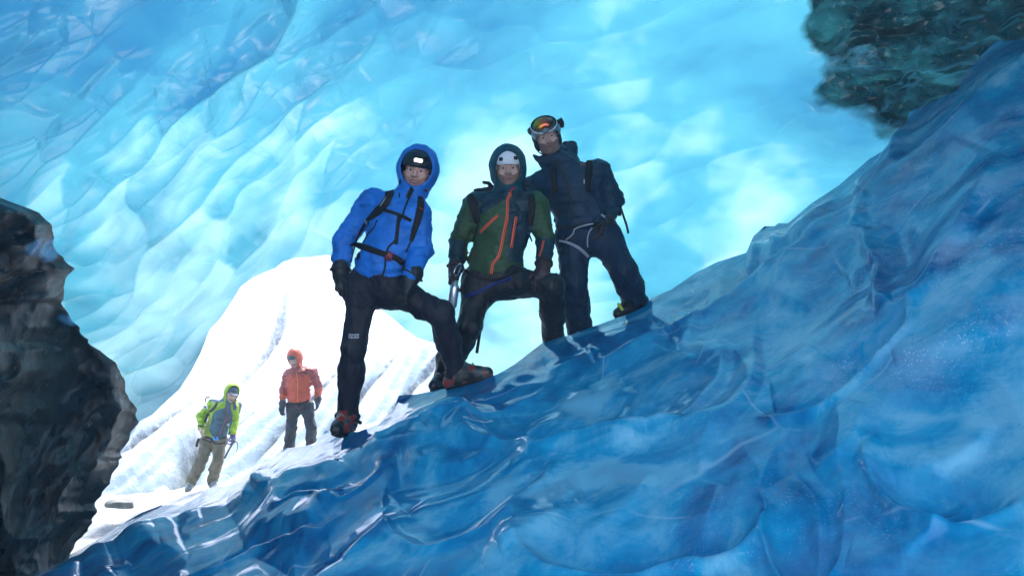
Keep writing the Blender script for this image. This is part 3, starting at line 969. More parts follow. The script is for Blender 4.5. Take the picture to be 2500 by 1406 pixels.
class Person:
    def __init__(self, d, label, J, hf, head, vox=0.007, group=None, scale=1.0):
        self.d = d
        self.J = {k: W(v[0], v[1], d + (v[2] if len(v) > 2 else 0.0)) for k, v in J.items()}
        J = self.J
        self.hf = hf; self.H = W(head[0], head[1], d + (head[2] if len(head) > 2 else 0.0))
        self.vox = vox
        self.tf = frame(J['neck'] - J['pelvis'], J['sho_r'] - J['sho_l'])
        lo = min(J['ank_l'][2], J['ank_r'][2]) - 0.12
        self.root = empty('person', (J['pelvis'][0], J['pelvis'][1], lo), label, 'person', group)
        self.bvh_src = []
        self.s = scale
    def h(self, x, y, z):
        """point in head coordinates (right, up, front from eye level)"""
        return self.H + (np.array([x, y, z]) * self.s) @ self.hf
    def mesh(self, name, f, pts, pad, vox, mats, relax_it=1, parent=None, smooth=True, pick=None, solid=False):
        pts = np.asarray(pts)
        V, Q = nets(f, pts.min(0) - pad, pts.max(0) + pad, vox)
        if relax_it: V = relax(V, Q, relax_it)
        mi = None
        if pick is not None:
            c = V[Q].mean(1)
            mi = pick(c)
        ob = new_mesh(name, V, Q, mats, parent or self.root, smooth, mi)
        if solid: self.bvh_src.append((V, Q))
        ob['_n'] = len(Q)
        del ob['_n']
        return ob
    def bvh(self):
        V = np.concatenate([v for v, q in self.bvh_src]); off = 0; F = []
        for v, q in self.bvh_src:
            F.append(q + off); off += len(v)
        self._b = BVHTree.FromPolygons([tuple(v) for v in V.tolist()], np.concatenate(F).tolist())
        return self._b
    # ---------------- skin
    def head_prims(self):
        h, s, fr = self.h, self.s, self.hf
        E = lambda x, y, z, a, b, c: ell(h(x, y, z), (a * s, b * s, c * s), fr)
        C = lambda p, q, a, b: rc(h(*p), h(*q), a * s, b * s)
        f = union([(E(0, .028, -.018, .077, .092, .097), .02), (E(0, -.03, .022, .066, .085, .070), .03), (C((-.034, -.085, .028), (.034, -.085, .028), .030, .030), .03),
                   (E(0, -.100, .055, .028, .022, .026), .02), (E(-.043, -.028, .055, .025, .022, .026), .02), (E(.043, -.028, .055, .025, .022, .026), .02),
                   (C((-.042, .021, .074), (.042, .021, .074), .014, .014), .012), (C((-.044, .0072, .078), (-.019, .0078, .080), .0058, .0058), .004), (C((.044, .0072, .078), (.019, .0078, .080), .0058, .0058), .004),
                   (C((0, .010, .086), (0, -.030, .113), .009, .0135), .010), (E(-.013, -.036, .098, .010, .009, .011), .006), (E(.013, -.036, .098, .010, .009, .011), .006),
                   (C((-.021, -.062, .084), (.021, -.062, .084), .0085, .0085), .007), (C((-.017, -.076, .082), (.017, -.076, .082), .009, .009), .006),
                   (E(-.079, -.012, -.012, .012, .032, .022), .008), (E(.079, -.012, -.012, .012, .032, .022), .008)], .02)
        cut = [E(-.032, .000, .094, .018, .013, .018), E(.032, .000, .094, .018, .013, .018), C((-.017, -.0695, .096), (.017, -.0695, .096), .0032, .0032)]
        return carve(f, cut, .006)
    def hand(self, w, d, n, th, r=1.0, curl=0.5, L=1.0):
        """palm and five fingers; w wrist, d finger direction, n towards the palm side, th thumb side"""
        w = np.asarray(w); d = nrm(d); n = nrm(np.asarray(n) - d * (np.asarray(n) @ d)); side = nrm(np.cross(d, n))
        if side @ np.asarray(th) < 0: side = -side
        fr = np.array([side, d, n])
        P = [(rbox(w + d * .055 * L, (.044 * r, .05 * L, .018 * r), fr, .016), .01), (rc(w - d * .03, w + d * .03, .03 * r, .032 * r), .02)]
        for i, (off, ln) in enumerate(((.033, .070), (.011, .078), (-.011, .073), (-.032, .058))):
            a = w + d * .095 * L + side * off * r
            c1 = curl * (0.8 + 0.08 * i)
            d1 = nrm(d * math.cos(c1) + n * math.sin(c1)); d2 = nrm(d * math.cos(2.1 * c1) + n * math.sin(2.1 * c1)); d3 = nrm(d * math.cos(2.9 * c1) + n * math.sin(2.9 * c1))
            b = a + d1 * ln * .5 * L; c = b + d2 * ln * .32 * L; e = c + d3 * ln * .26 * L
            P += [(rc(a - d * .02, b, .0115 * r, .0105 * r), .004), (rc(b, c, .0105 * r, .0098 * r), .002), (rc(c, e, .0098 * r, .0085 * r), .002)]
        t0 = w + d * .03 + side * .036 * r
        t1 = t0 + nrm(d * .55 + side * .75 + n * .35) * .048 * L; t2 = t1 + nrm(d * .9 + side * .25 + n * .45) * .038 * L
        P += [(rc(t0, t1, .0145 * r, .0125 * r), .01), (rc(t1, t2, .0125 * r, .010 * r), .003)]
        return union(P, .004), [w - d * .05, w + d * .2 * L, w + side * .1, w - side * .07, w + n * .1, w + d * .1 + n * .12]
    def body(self, skin, hands=None, thin=0.0):
        J = self.J; tf = self.tf
        a = lambda k: J[k]
        up = tf[1]; fwd = tf[2]
        sl, sr = a('sho_l'), a('sho_r')
        P = [(rc(self.h(0, -.06, -.02), a('neck') - up * .02, .052, .058), .03),
             (rc(sl * .85 + sr * .15, sl * .15 + sr * .85, .06, .06), .05),
             (ell((a('neck') * .62 + a('pelvis') * .38), (.145, .17, .09), tf), .06), (ell((a('neck') * .3 + a('pelvis') * .7), (.13, .15, .085), tf), .06),
             (rc(a('hip_l'), a('hip_r'), .085, .085), .05)]
        for s_ in 'lr':
            P += [(rc(a('sho_' + s_), a('elb_' + s_), .048, .038), .03), (rc(a('elb_' + s_), a('wri_' + s_), .037, .026), .01),
                  (rc(a('hip_' + s_), a('kne_' + s_), .070, .050), .03), (rc(a('kne_' + s_), a('ank_' + s_), .048, .036), .01)]
            P += [(rc(a('ank_' + s_), a('ank_' + s_) + self.toe[s_] * .12 - self.sole[s_] * .05, .034, .03), .01)]
        f = union([(self.head_prims(), .0)] + P, .02)
        hp = []
        for hnd in (hands or []):
            g, pts = self.hand(*hnd[0], **hnd[1])
            hp += pts
            f = (lambda f0, g0: lambda Q: smin(f0(Q), g0(Q), .012))(f, g)
        pts = list(J.values()) + [self.h(0, .15, 0), self.h(.1, 0, .1), self.h(-.1, 0, -.1)] + hp
        return self.mesh('body', f, pts, .16, self.vox, skin, 1)
    def face(self, hair=None, brow=True, teeth=False, beard=None, beard_kind='full'):
        h, s = self.h, self.s
        eye_m = plain('eye_white', (.30, .28, .27), .2); iris = plain('iris', (.015, .02, .022), .12)
        lid = plain('lip', (.20, .075, .07), .5)
        for sx in (-1, 1):
            ob = sphere('eye', h(.032 * sx, -.001, .0700), .0118 * s, eye_m, self.root)
            sphere('iris', h(.032 * sx, -.001, .0772), .0064 * s, iris, ob)
            if brow and hair:
                f = union([(rc(h(.016 * sx, .0185, .089), h(.035 * sx, .024, .086), .0042 * s, .0045 * s), .004), (rc(h(.035 * sx, .024, .086), h(.050 * sx, .018, .074), .0045 * s, .003 * s), .004)], .004)
                self.mesh('eyebrow', ruffle(f, .0012, 260, 7), [h(.01 * sx, .02, .08), h(.055 * sx, .02, .08)], .015, .003 * s, hair, 0)
        f = union([(rc(h(-.021, -.0635, .0875), h(.021, -.0635, .0875), .0065 * s, .0065 * s), .004), (rc(h(-.017, -.0755, .0865), h(.017, -.0755, .0865), .0065 * s, .0065 * s), .004)], .002)
        self.mesh('lips', carve(f, [rc(h(-.017, -.0695, .096), h(.017, -.0695, .096), .0036 * s)], .001), [h(-.03, -.08, .08), h(.03, -.06, .1)], .012, .003 * s, lid, 1)
        if teeth:
            self.mesh('teeth', rc(h(-.016, -.0692, .0885), h(.016, -.0692, .0885), .0042 * s), [h(-.02, -.07, .09), h(.02, -.07, .09)], .01, .0025 * s, plain('tooth', (.75, .72, .68), .25), 1)
        if beard:
            base = self.head_prims()
            fr, H = self.hf.astype(np.float32), self.H.astype(np.float32)
            thick = .0045 if beard_kind == 'full' else .0022
            def bf(P):
                p = ((P - H) @ fr.T) / s
                d = base(P) - thick * s
                # cheeks free above a line from the ear to the moustache; mouth and under-nose opening
                ax = np.abs(p[:, 0])
                line = -.047 + 0.55 * np.maximum(ax - .030, 0)
                region = np.maximum((p[:, 1] - line), -(p[:, 2] - .0 + 0.35 * (ax - .06)))
                mouth = np.sqrt((p[:, 0] / .022) ** 2 + ((p[:, 1] + .0695) / .0125) ** 2) - 1
                d = np.maximum(d, region * s)
                d = np.maximum(d, -mouth * .012 * s)
                return d + .0016 * vnoise(P * 330, 19) + .0012 * vnoise(P * 160, 23)
            self.mesh('beard', bf, [h(-.08, -.14, 0), h(.08, -.02, .13)], .01, .0042 * s, beard, 0)
    # ---------------- clothing
    def torso_prims(self, chest=.185, belly=.165, depth=.135, hem=None):
        J, tf = self.J, self.tf
        up = tf[1]
        n, p = J['neck'], J['pelvis']
        L = np.linalg.norm(n - p)
        sl, sr = J['sho_l'], J['sho_r']
        P = [(rc(sl * .9 + sr * .1, sl * .1 + sr * .9, .088, .088), .06), (ell(p + up * L * .66, (chest, L * .34, depth), tf), .08),
             (ell(p + up * L * .36, (belly, L * .34, depth * .98), tf), .08), (ell(p + up * L * .12, (belly * 1.08, L * .26, depth * 1.06), tf), .07),
             (rc(n - up * .03, n + up * .035, .082, .075), .05)]
        return P
    def jacket(self, mats, pick=None, amp=.007, hood=None, cut=None, arm=(.086, .068, .05), chest=.185, belly=.165, depth=.135, hem_drop=.06, vox=None, seed=1, collar=None, name='jacket', skip=()):
        J, tf = self.J, self.tf
        P = self.torso_prims(chest, belly, depth)
        for s_ in 'lr':
            P += [(rc(J['sho_' + s_], J['elb_' + s_], arm[0], arm[1]), .05), (rc(J['elb_' + s_], J['wri_' + s_], arm[1], arm[2]), .015)]
        if collar: P += collar
        f = union(P, .04)
        up = tf[1].astype(np.float32); p0 = (J['pelvis'] - tf[1] * hem_drop).astype(np.float32)
        def hemcut(Q):
            return (Q - p0) @ (-up)            # > 0 below the hem
        sh_c = (.5 * (J['sho_l'] + J['sho_r'])).astype(np.float32)
        arms = union([(rc(J['elb_' + s_], J['wri_' + s_], arm[1], arm[2]), 0) for s_ in 'lr'] + [(rc(J['sho_' + s_], J['elb_' + s_], arm[0], arm[1]), 0.01) for s_ in 'lr'], 0)
        f0 = f
        def f1(Q):
            d = f0(Q)
            body_cut = -smin(-d, -hemcut(Q), .012)
            return np.minimum(body_cut, arms(Q))
        f2 = ruffle(f1, amp, 11, seed, (1, 1, 1.7))
        # gathered sleeves
        segs = [(J['elb_' + s_], J['wri_' + s_]) for s_ in 'lr'] + [(J['sho_' + s_], J['elb_' + s_]) for s_ in 'lr']
        f3 = gather(ruffle(f2, amp * .45, 24, seed + 9, (.8, .8, 1.4)), segs, amp * .42, seed)
        if hood is not None:
            outer, inner = hood
            f3 = (lambda a_, b_: lambda Q: smin(a_(Q), b_(Q), .035))(f3, outer)
            f3 = carve(f3, inner, .006)
        if cut: f3 = carve(f3, cut, .008)
        pts = [J[k] for k in ('neck', 'pelvis', 'sho_l', 'sho_r', 'elb_l', 'elb_r', 'wri_l', 'wri_r', 'hip_l', 'hip_r')]
        if hood is not None: pts += [self.h(0, .2, 0), self.h(.16, 0, .14), self.h(-.16, 0, -.16)]
        return self.mesh(name, f3, pts, .17, vox or self.vox, mats, 1, pick=pick, solid=True)
    def trousers(self, mats, thigh=.098, knee=.076, cuff=.066, amp=.007, vox=None, pick=None, seed=3, drop=.02, seat=.125, rise=.10):
        J, tf = self.J, self.tf
        P = [(rc(J['hip_l'], J['hip_r'], seat, seat), .06), (ell(J['pelvis'] + tf[1] * .03, (.165, rise, .125), tf), .05)]
        segs = []
        for s_ in 'lr':
            a, k, h_ = J['ank_' + s_], J['kne_' + s_], J['hip_' + s_]
            low = a + (a - k) / np.linalg.norm(a - k) * drop
            P += [(rc(h_, k, thigh, knee), .05), (rc(k, low, knee * .98, cuff), .03), (rc(k + (a - k) * .30, k + (a - k) * .5, knee * .98, knee * .96), .03)]
            segs += [(k, a), (h_, k)]
        f = gather(ruffle(ruffle(union(P, .04), amp, 9, seed, (1.35, 1.35, .75)), amp * .5, 20, seed + 7, (1.2, 1.2, .9)), segs, amp * .14, seed + 1)
        pts = [J[k] for k in ('pelvis', 'hip_l', 'hip_r', 'kne_l', 'kne_r', 'ank_l', 'ank_r')]
        return self.mesh('trousers', f, pts, .17, vox or self.vox, mats, 1, pick=pick, solid=True)
    def boots(self, upper, sole_m, trim=None, metal=None, vox=.006, only='lr', size=1.0, crampon=True, pick=None):
        J = self.J
        for s_ in only:
            a, t, n = J['ank_' + s_], self.toe[s_], self.sole[s_]
            z = size
            heel = a - n * .062 * z - t * .052 * z; ball = a - n * .066 * z + t * .115 * z; toe = a - n * .068 * z + t * .175 * z
            f = union([(rc(heel, ball, .046 * z, .047 * z), .03), (rc(ball, toe, .046 * z, .038 * z), .03), (rc(a - n * .05 * z + t * .01, a + n * .10 * z - t * .01, .056 * z, .058 * z), .03),
                       (rc(a - n * .01 * z + t * .04, ball + n * .015, .045 * z, .036 * z), .03)], .03)
            a32, n32 = a.astype(np.float32), n.astype(np.float32)
            g = lambda Q, f=f: np.maximum(f(Q), -((Q - a32) @ n32) - .098 * z)
            pts = [heel - t * .05, toe + t * .05, a + n * .15, a - n * .13]
            ob = self.mesh('boot', ruffle(g, .0018, 28, 9), pts, .06, vox, upper, 1, pick=pick)
            sf = union([(rc(heel, ball, .051 * z, .052 * z), .03), (rc(ball, toe, .051 * z, .043 * z), .03)], .03)
            def so(Q, f=sf):
                h_ = (Q - a32) @ n32
                lug = .004 * np.sign(np.sin(((Q - a32) @ t.astype(np.float32)) * 150))
                return np.maximum(np.maximum(f(Q), h_ + .092 * z), -h_ - .120 * z - lug)
            self.mesh('sole', so, pts, .06, vox, sole_m, 1, parent=ob)
            side = nrm(np.cross(t, n))
            if trim:
                for k_, off in enumerate((.045, .075, .105)):
                    c = a + t * off * z
                    tube('lace', [c + side * .034 * z - n * .030 * z, c + n * (.018 - .16 * (off - .045)) * z, c - side * .034 * z - n * .030 * z], .0042, trim, ob)
            if crampon and metal:
                def spike(base, dirv, ln, r):
                    u = nrm(np.cross(dirv, [0.3, 0.5, 0.8])); w_ = np.cross(nrm(dirv), u)
                    V = [base + (u * math.cos(q * math.pi / 2) + w_ * math.sin(q * math.pi / 2)) * r for q in range(4)] + [base + nrm(dirv) * ln]
                    new_mesh('crampon_point', np.array(V), np.array([(q, (q + 1) % 4, 4) for q in range(4)]), metal, ob, False)
                for off in (-.06, -.02, .06, .10, .14, .18):
                    for sd in (-1, 1):
                        spike(a - n * .117 * z + t * off * z + side * sd * .038 * z, -n + .1 * side * sd, .032, .007)
                for sd in (-1, 1):
                    spike(a - n * .112 * z + t * .205 * z + side * sd * .022 * z, t * .9 - n * .5, .04, .007)
                tube('crampon_frame', [a - n * .112 * z - t * .09 * z + side * .035 * z, a - n * .112 * z + side * .05 * z + t * .05 * z, a - n * .112 * z + t * .17 * z + side * .048 * z, a - n * .112 * z + t * .215 * z,
                     a - n * .112 * z + t * .17 * z - side * .048 * z, a - n * .112 * z - side * .05 * z + t * .05 * z, a - n * .112 * z - t * .09 * z - side * .035 * z], .005, metal, ob)
                tube('crampon_strap', [a + side * .062 * z + t * .03 * z - n * .06 * z, a + side * .055 * z + t * .055 * z, a + t * .075 * z + n * .012 * z, a - side * .055 * z + t * .055 * z, a - side * .062 * z + t * .03 * z - n * .06 * z], .006, plain('strap_black', (.012, .012, .014), .7), ob)
    def gloves(self, specs, mat, vox=.0055, cuff_m=None):
        for s_, (args, kw) in specs.items():
            f, pts = self.hand(*args, **kw)
            w, d = np.asarray(args[0]), nrm(args[1])
            r = kw.get('r', 1.0)
            f = (lambda f0, c: lambda Q: smin(f0(Q), c(Q), .015))(f, rc(w - d * .045, w - d * .005, .046 * r, .040 * r))
            ob = self.mesh('glove', ruffle(f, .0015, 35, 5), pts, .07, vox, mat, 1)
            if cuff_m:
                c = w - d * .035
                u = nrm(np.cross(d, [0, 0.3, 1])); v = np.cross(d, u)
                tube('cuff_band', [c + (u * math.cos(q) + v * math.sin(q)) * .049 * r for q in np.linspace(0, 2 * math.pi, 17)], .006, cuff_m, ob)

def gather(f, segs, amp, seed):
    """ring folds round limbs, strongest near the lower end of each segment"""
    S = [(np.asarray(a, np.float32), np.asarray(b, np.float32)) for a, b in segs]
    def g(P):
        d = f(P)
        for i, (a, b) in enumerate(S):
            ab = b - a; L = float(np.linalg.norm(ab)); u = ab / L
            q = P - a
            t = q @ u
            rad = np.linalg.norm(q - t[:, None] * u, axis=1)
            w = sstep(-.02, L * .25, t) * sstep(L * 1.08, L * .9, t) * sstep(.17, .11, rad)
            ph = t * 80 + 4.0 * vnoise(P * 10, seed + i)
            d = d + amp * w * (0.35 + 0.65 * t / L) * np.sin(ph) * np.clip(0.4 + 1.0 * vnoise(P * 8, seed + 20 + i), 0, 1.3)
        return d
    return g

_sph = {}
def sphere(name, c, r, mat, parent, scale=(1, 1, 1), fr=None, nu=16, nv=10):
    th = np.linspace(0, math.pi, nv + 1); ph = np.linspace(0, 2 * math.pi, nu, endpoint=False)
    T, Ph = np.meshgrid(th, ph, indexing='ij')
    U = np.stack([np.sin(T) * np.cos(Ph), np.cos(T), np.sin(T) * np.sin(Ph)], -1).reshape(-1, 3) * np.array(scale) * r
    if fr is not None: U = U @ np.asarray(fr)
    idx = np.arange((nv + 1) * nu).reshape(nv + 1, nu)
    F = np.stack([idx[:-1], np.roll(idx[:-1], -1, 1), np.roll(idx[1:], -1, 1), idx[1:]], -1).reshape(-1, 4)
    return new_mesh(name, U + np.asarray(c), F, mat, parent)

def spline(pts, n):
    pts = np.asarray(pts, float)
    if len(pts) == 2:
        return pts[0] + (pts[1] - pts[0]) * np.linspace(0, 1, n)[:, None]
    P = np.concatenate([[2 * pts[0] - pts[1]], pts, [2 * pts[-1] - pts[-2]]])
    out = []
    for u in np.linspace(0, len(pts) - 1 - 1e-6, n):
        i = int(u); t = u - i
        p0, p1, p2, p3 = P[i:i + 4]
        out.append(.5 * ((2 * p1) + (p2 - p0) * t + (2 * p0 - 5 * p1 + 4 * p2 - p3) * t * t + (3 * p1 - p0 - 3 * p2 + p3) * t ** 3))
    return np.array(out)

def tube(name, pts, r, mat, parent, n=None, sides=8, taper=None):
    C = spline(pts, n or max(8, 6 * len(pts)))
    T = np.gradient(C, axis=0); T /= np.maximum(np.linalg.norm(T, axis=1, keepdims=True), 1e-9)
    ref = np.array([.21, .33, .92]) if abs(T[0] @ np.array([.21, .33, .92])) < .9 else np.array([.9, .3, .1])
    V = []
    u = nrm(np.cross(T[0], ref))
    for i in range(len(C)):
        u = nrm(u - T[i] * (u @ T[i])); v = np.cross(T[i], u)
        rr = r * (1 if taper is None else 1 + (taper - 1) * i / (len(C) - 1))
        for k in range(sides):
            an = 2 * math.pi * k / sides
            V.append(C[i] + (u * math.cos(an) + v * math.sin(an)) * rr)
    m = len(C)
    idx = np.arange(m * sides).reshape(m, sides)
    F = np.stack([idx[:-1], np.roll(idx[:-1], -1, 1), np.roll(idx[1:], -1, 1), idx[1:]], -1).reshape(-1, 4)
    caps = np.array([list(range(sides))[::-1], list(range((m - 1) * sides, m * sides))])
    return new_mesh(name, np.array(V), [F, caps], mat, parent)

def ribbon3(name, C, N, width, thick, mat, parent, n=24):
    """flat strap with a rounded section along points C with normals N"""
    C = np.asarray(C, float); N = np.asarray(N, float)
    T = np.gradient(C, axis=0); T /= np.maximum(np.linalg.norm(T, axis=1, keepdims=True), 1e-9)
    wd = np.broadcast_to(np.asarray(width, float), (len(C),))
    sec = [(-.5, 0), (-.5, .55), (-.38, 1), (.38, 1), (.5, .55), (.5, 0), (.0, -.25)]
    V = []
    for i in range(len(C)):
        nn = nrm(N[i] - T[i] * (N[i] @ T[i])); s = np.cross(T[i], nn)
        for a, b in sec:
            V.append(C[i] + s * a * wd[i] + nn * b * thick)
    k = len(sec); m = len(C)
    idx = np.arange(m * k).reshape(m, k)
    F = np.stack([idx[:-1], np.roll(idx[:-1], -1, 1), np.roll(idx[1:], -1, 1), idx[1:]], -1).reshape(-1, 4)
    caps = np.array([list(range(k))[::-1], list(range((m - 1) * k, m * k))])
    return new_mesh(name, np.array(V), [F, caps], mat, parent, True)

def on_surface(person, path, step=4.0):
    """photograph path laid onto the person's clothing: points and normals"""
    path = np.asarray(path, float)
    L = np.concatenate([[0], np.cumsum(np.linalg.norm(np.diff(path, axis=0), axis=1))])
    n = max(6, int(L[-1] / step))
    pp = spline(path, n)
    C, N = [], []
    for x, y in pp:
        r = nrm(W(x, y, 1.0) - CAM)
        hit = person._b.ray_cast(Vector(CAM), Vector(r))
        if hit[0] is None: continue
        if abs((np.array(hit[0]) - CAM) @ AX_F - person.d) > 0.9: continue
        C.append(np.array(hit[0])); nn = np.array(hit[1])
        N.append(nn if nn @ r < 0 else -nn)
    if len(C) < 3: return None, None
    C, N = np.array(C), np.array(N)
    for _ in range(3):
        C[1:-1] = .5 * C[1:-1] + .25 * (C[:-2] + C[2:]); N[1:-1] = .5 * N[1:-1] + .25 * (N[:-2] + N[2:])
    N /= np.linalg.norm(N, axis=1, keepdims=True)
    return C, N

def strap(person, name, path, width, thick, mat, parent=None, lift=0.0, step=4.0):
    C, N = on_surface(person, path, step)
    if C is None: return None
    return ribbon3(name, C + N * lift, N, width, thick, mat, parent or person.root)

def zipper(person, path, width, tape, teeth, parent, name='zip'):
    ob = strap(person, name, path, width, .003, tape, parent, .001, 3.0)
    if ob is not None:
        C, N = on_surface(person, path, 3.0)
        ribbon3('zip_teeth', C + N * .004, N, width * .22, .0018, teeth, ob if parent is person.root else parent)
    return ob

def text_on(person, txt, px, py, width_px, mat, parent, angle=0.0, lift=.003, name='lettering', size_y=None):
    """lettering printed on clothing at a photograph position; parent is the part it is printed on"""
    r = nrm(W(px, py, 1.0) - CAM)
    hit = person._b.ray_cast(Vector(CAM), Vector(r))
    if hit[0] is None: return None
    c = np.array(hit[0]); n = np.array(hit[1]); n = n if n @ r < 0 else -n
    cu = bpy.data.curves.new('lettering', 'FONT'); cu.body = txt; cu.align_x = 'CENTER'; cu.align_y = 'CENTER'; cu.size = 1.0; cu.extrude = 0.01
    tob = bpy.data.objects.new('tmp', cu); COL.objects.link(tob)
    bpy.context.view_layer.update()
    me = bpy.data.meshes.new_from_object(tob.evaluated_get(bpy.context.evaluated_depsgraph_get()))
    V = np.zeros(len(me.vertices) * 3, np.float32); me.vertices.foreach_get('co', V); V = V.reshape(-1, 3)
    faces = [list(p.vertices) for p in me.polygons]
    bpy.data.objects.remove(tob); bpy.data.meshes.remove(me)
    w = V[:, 0].max() - V[:, 0].min()
    sc = width_px * person.d / FPX / w
    rr = AX_R * math.cos(angle) + AX_U * math.sin(angle); rr = nrm(rr - n * (rr @ n)); uu = np.cross(n, rr)
    P = c + n * lift + (V[:, :1] * rr + V[:, 1:2] * uu) * sc + V[:, 2:3] * n * .05
    me2 = bpy.data.meshes.new(name); me2.from_pydata(P.tolist(), [], faces); me2.materials.append(mat); me2.update()
    ob = bpy.data.objects.new(name, me2); COL.objects.link(ob)
    rt = person.root
    ob.parent = parent
    ob.matrix_parent_inverse = Matrix.Translation(parent.location).inverted()
    return ob

# ================================================================== the five climbers
SKIN = plain('skin', (.58, .36, .29), .55, vary=.15, bscale=40)
SKIN2 = plain('skin_ruddy', (.60, .34, .27), .5, vary=.18, bscale=40)
STRAP = cloth('webbing_black', (.010, .011, .013), .75, .3)
STRAPG = cloth('webbing_charcoal', (.022, .024, .028), .7, .35)
METAL = plain('steel', (.55, .56, .58), .28, 1.0)
DARKMETAL = plain('dark_steel', (.10, .10, .11), .4, 1.0)
RUBBER = plain('black_rubber', (.010, .010, .011), .65)
PRINT = plain('pale_print', (.75, .77, .78), .6)

def axes_dir(p0, p1): return nrm(np.asarray(p1) - np.asarray(p0))
UPV = np.array([0, 0, 1.0])
TOCAM = np.array([0, -1.0, 0])

def add_helmet(p, name, mat, c, r, low=.022, back=-.05, vox=.005, rim=None, cutback=True):
    """dome in head coordinates with an edge low over the brow and lower at the ears and nape"""
    f = ell(p.h(*c), [q * p.s for q in r], p.hf)
    inner = ell(p.h(*c), [(q - .012) * p.s for q in r], p.hf)
    fr, H = p.hf.astype(np.float32), p.H.astype(np.float32)
    def g(P):
        q = ((P - H) @ fr.T) / p.s
        edge = low + (back - low) * sstep(.06, -.05, q[:, 2])
        return np.maximum(np.maximum(f(P), -inner(P)), (edge - q[:, 1]) * p.s)
    return p.mesh(name, g, [p.h(-.13, -.08, -.15), p.h(.13, .17, .15)], .02, vox, mat, 1)

def hood_shape(p, c, r, open_c, open_r, wall=.013):
    outer = ruffle(ell(p.h(*c), [(q + .006) * p.s for q in r], p.hf), .0038, 15, 17, (1, 1, 1.2))
    inner = [ell(p.h(*c), [(q - wall) * p.s for q in r], p.hf), ell(p.h(*open_c), [q * p.s for q in open_r], p.hf)]
    return outer, inner

def make_pack(p, label, mat, half=(.14, .25, .085), up=.58, back=.225, side=0.0, name='backpack', lean=0.0):
    J, tf = p.J, p.tf
    L = np.linalg.norm(J['neck'] - J['pelvis'])
    c = J['pelvis'] + tf[1] * L * up - tf[2] * back + tf[0] * side
    root = empty(name, c - tf[1] * half[1], label, 'backpack', 'backpacks worn by the climbers')
    f = union([(rbox(c, half, tf, .055), .03), (rbox(c + tf[1] * half[1] * .8 - tf[2] * .01, (half[0] * .92, .07, half[2] * .95), tf, .05), .02),
               (rbox(c - tf[2] * half[2] * .8 - tf[1] * .06, (half[0] * .75, half[1] * .55, .05), tf, .04), .02)], .02)
    pts = [c + tf[0] * half[0], c - tf[0] * half[0], c + tf[1] * (half[1] + .08), c - tf[1] * half[1], c - tf[2] * (half[2] + .08), c + tf[2] * half[2]]
    V, Q = nets(ruffle(f, .006, 9, 41), np.min(pts, 0) - .1, np.max(pts, 0) + .1, max(.009, p.vox))
    new_mesh('pack_body', relax(V, Q, 1), Q, mat, root)
    return root

def px_strap(p, root, name, path, wpx, mat, thick=.006, lift=.002):
    w = np.asarray(wpx, float) * p.d / FPX
    C, N = on_surface(p, path)
    if C is None: return None
    if w.ndim: w = np.interp(np.linspace(0, 1, len(C)), np.linspace(0, 1, len(w)), w)
    return ribbon3(name, C + N * lift, N, w, thick, mat, root)

def hang(p, root, name, pts, wpx, mat, thick=.003):
    C = spline([W(x, y, dd) for x, y, dd in pts], 14)
    return ribbon3(name, C, np.tile(-AX_F, (len(C), 1)), wpx * p.d / FPX, thick, mat, root)

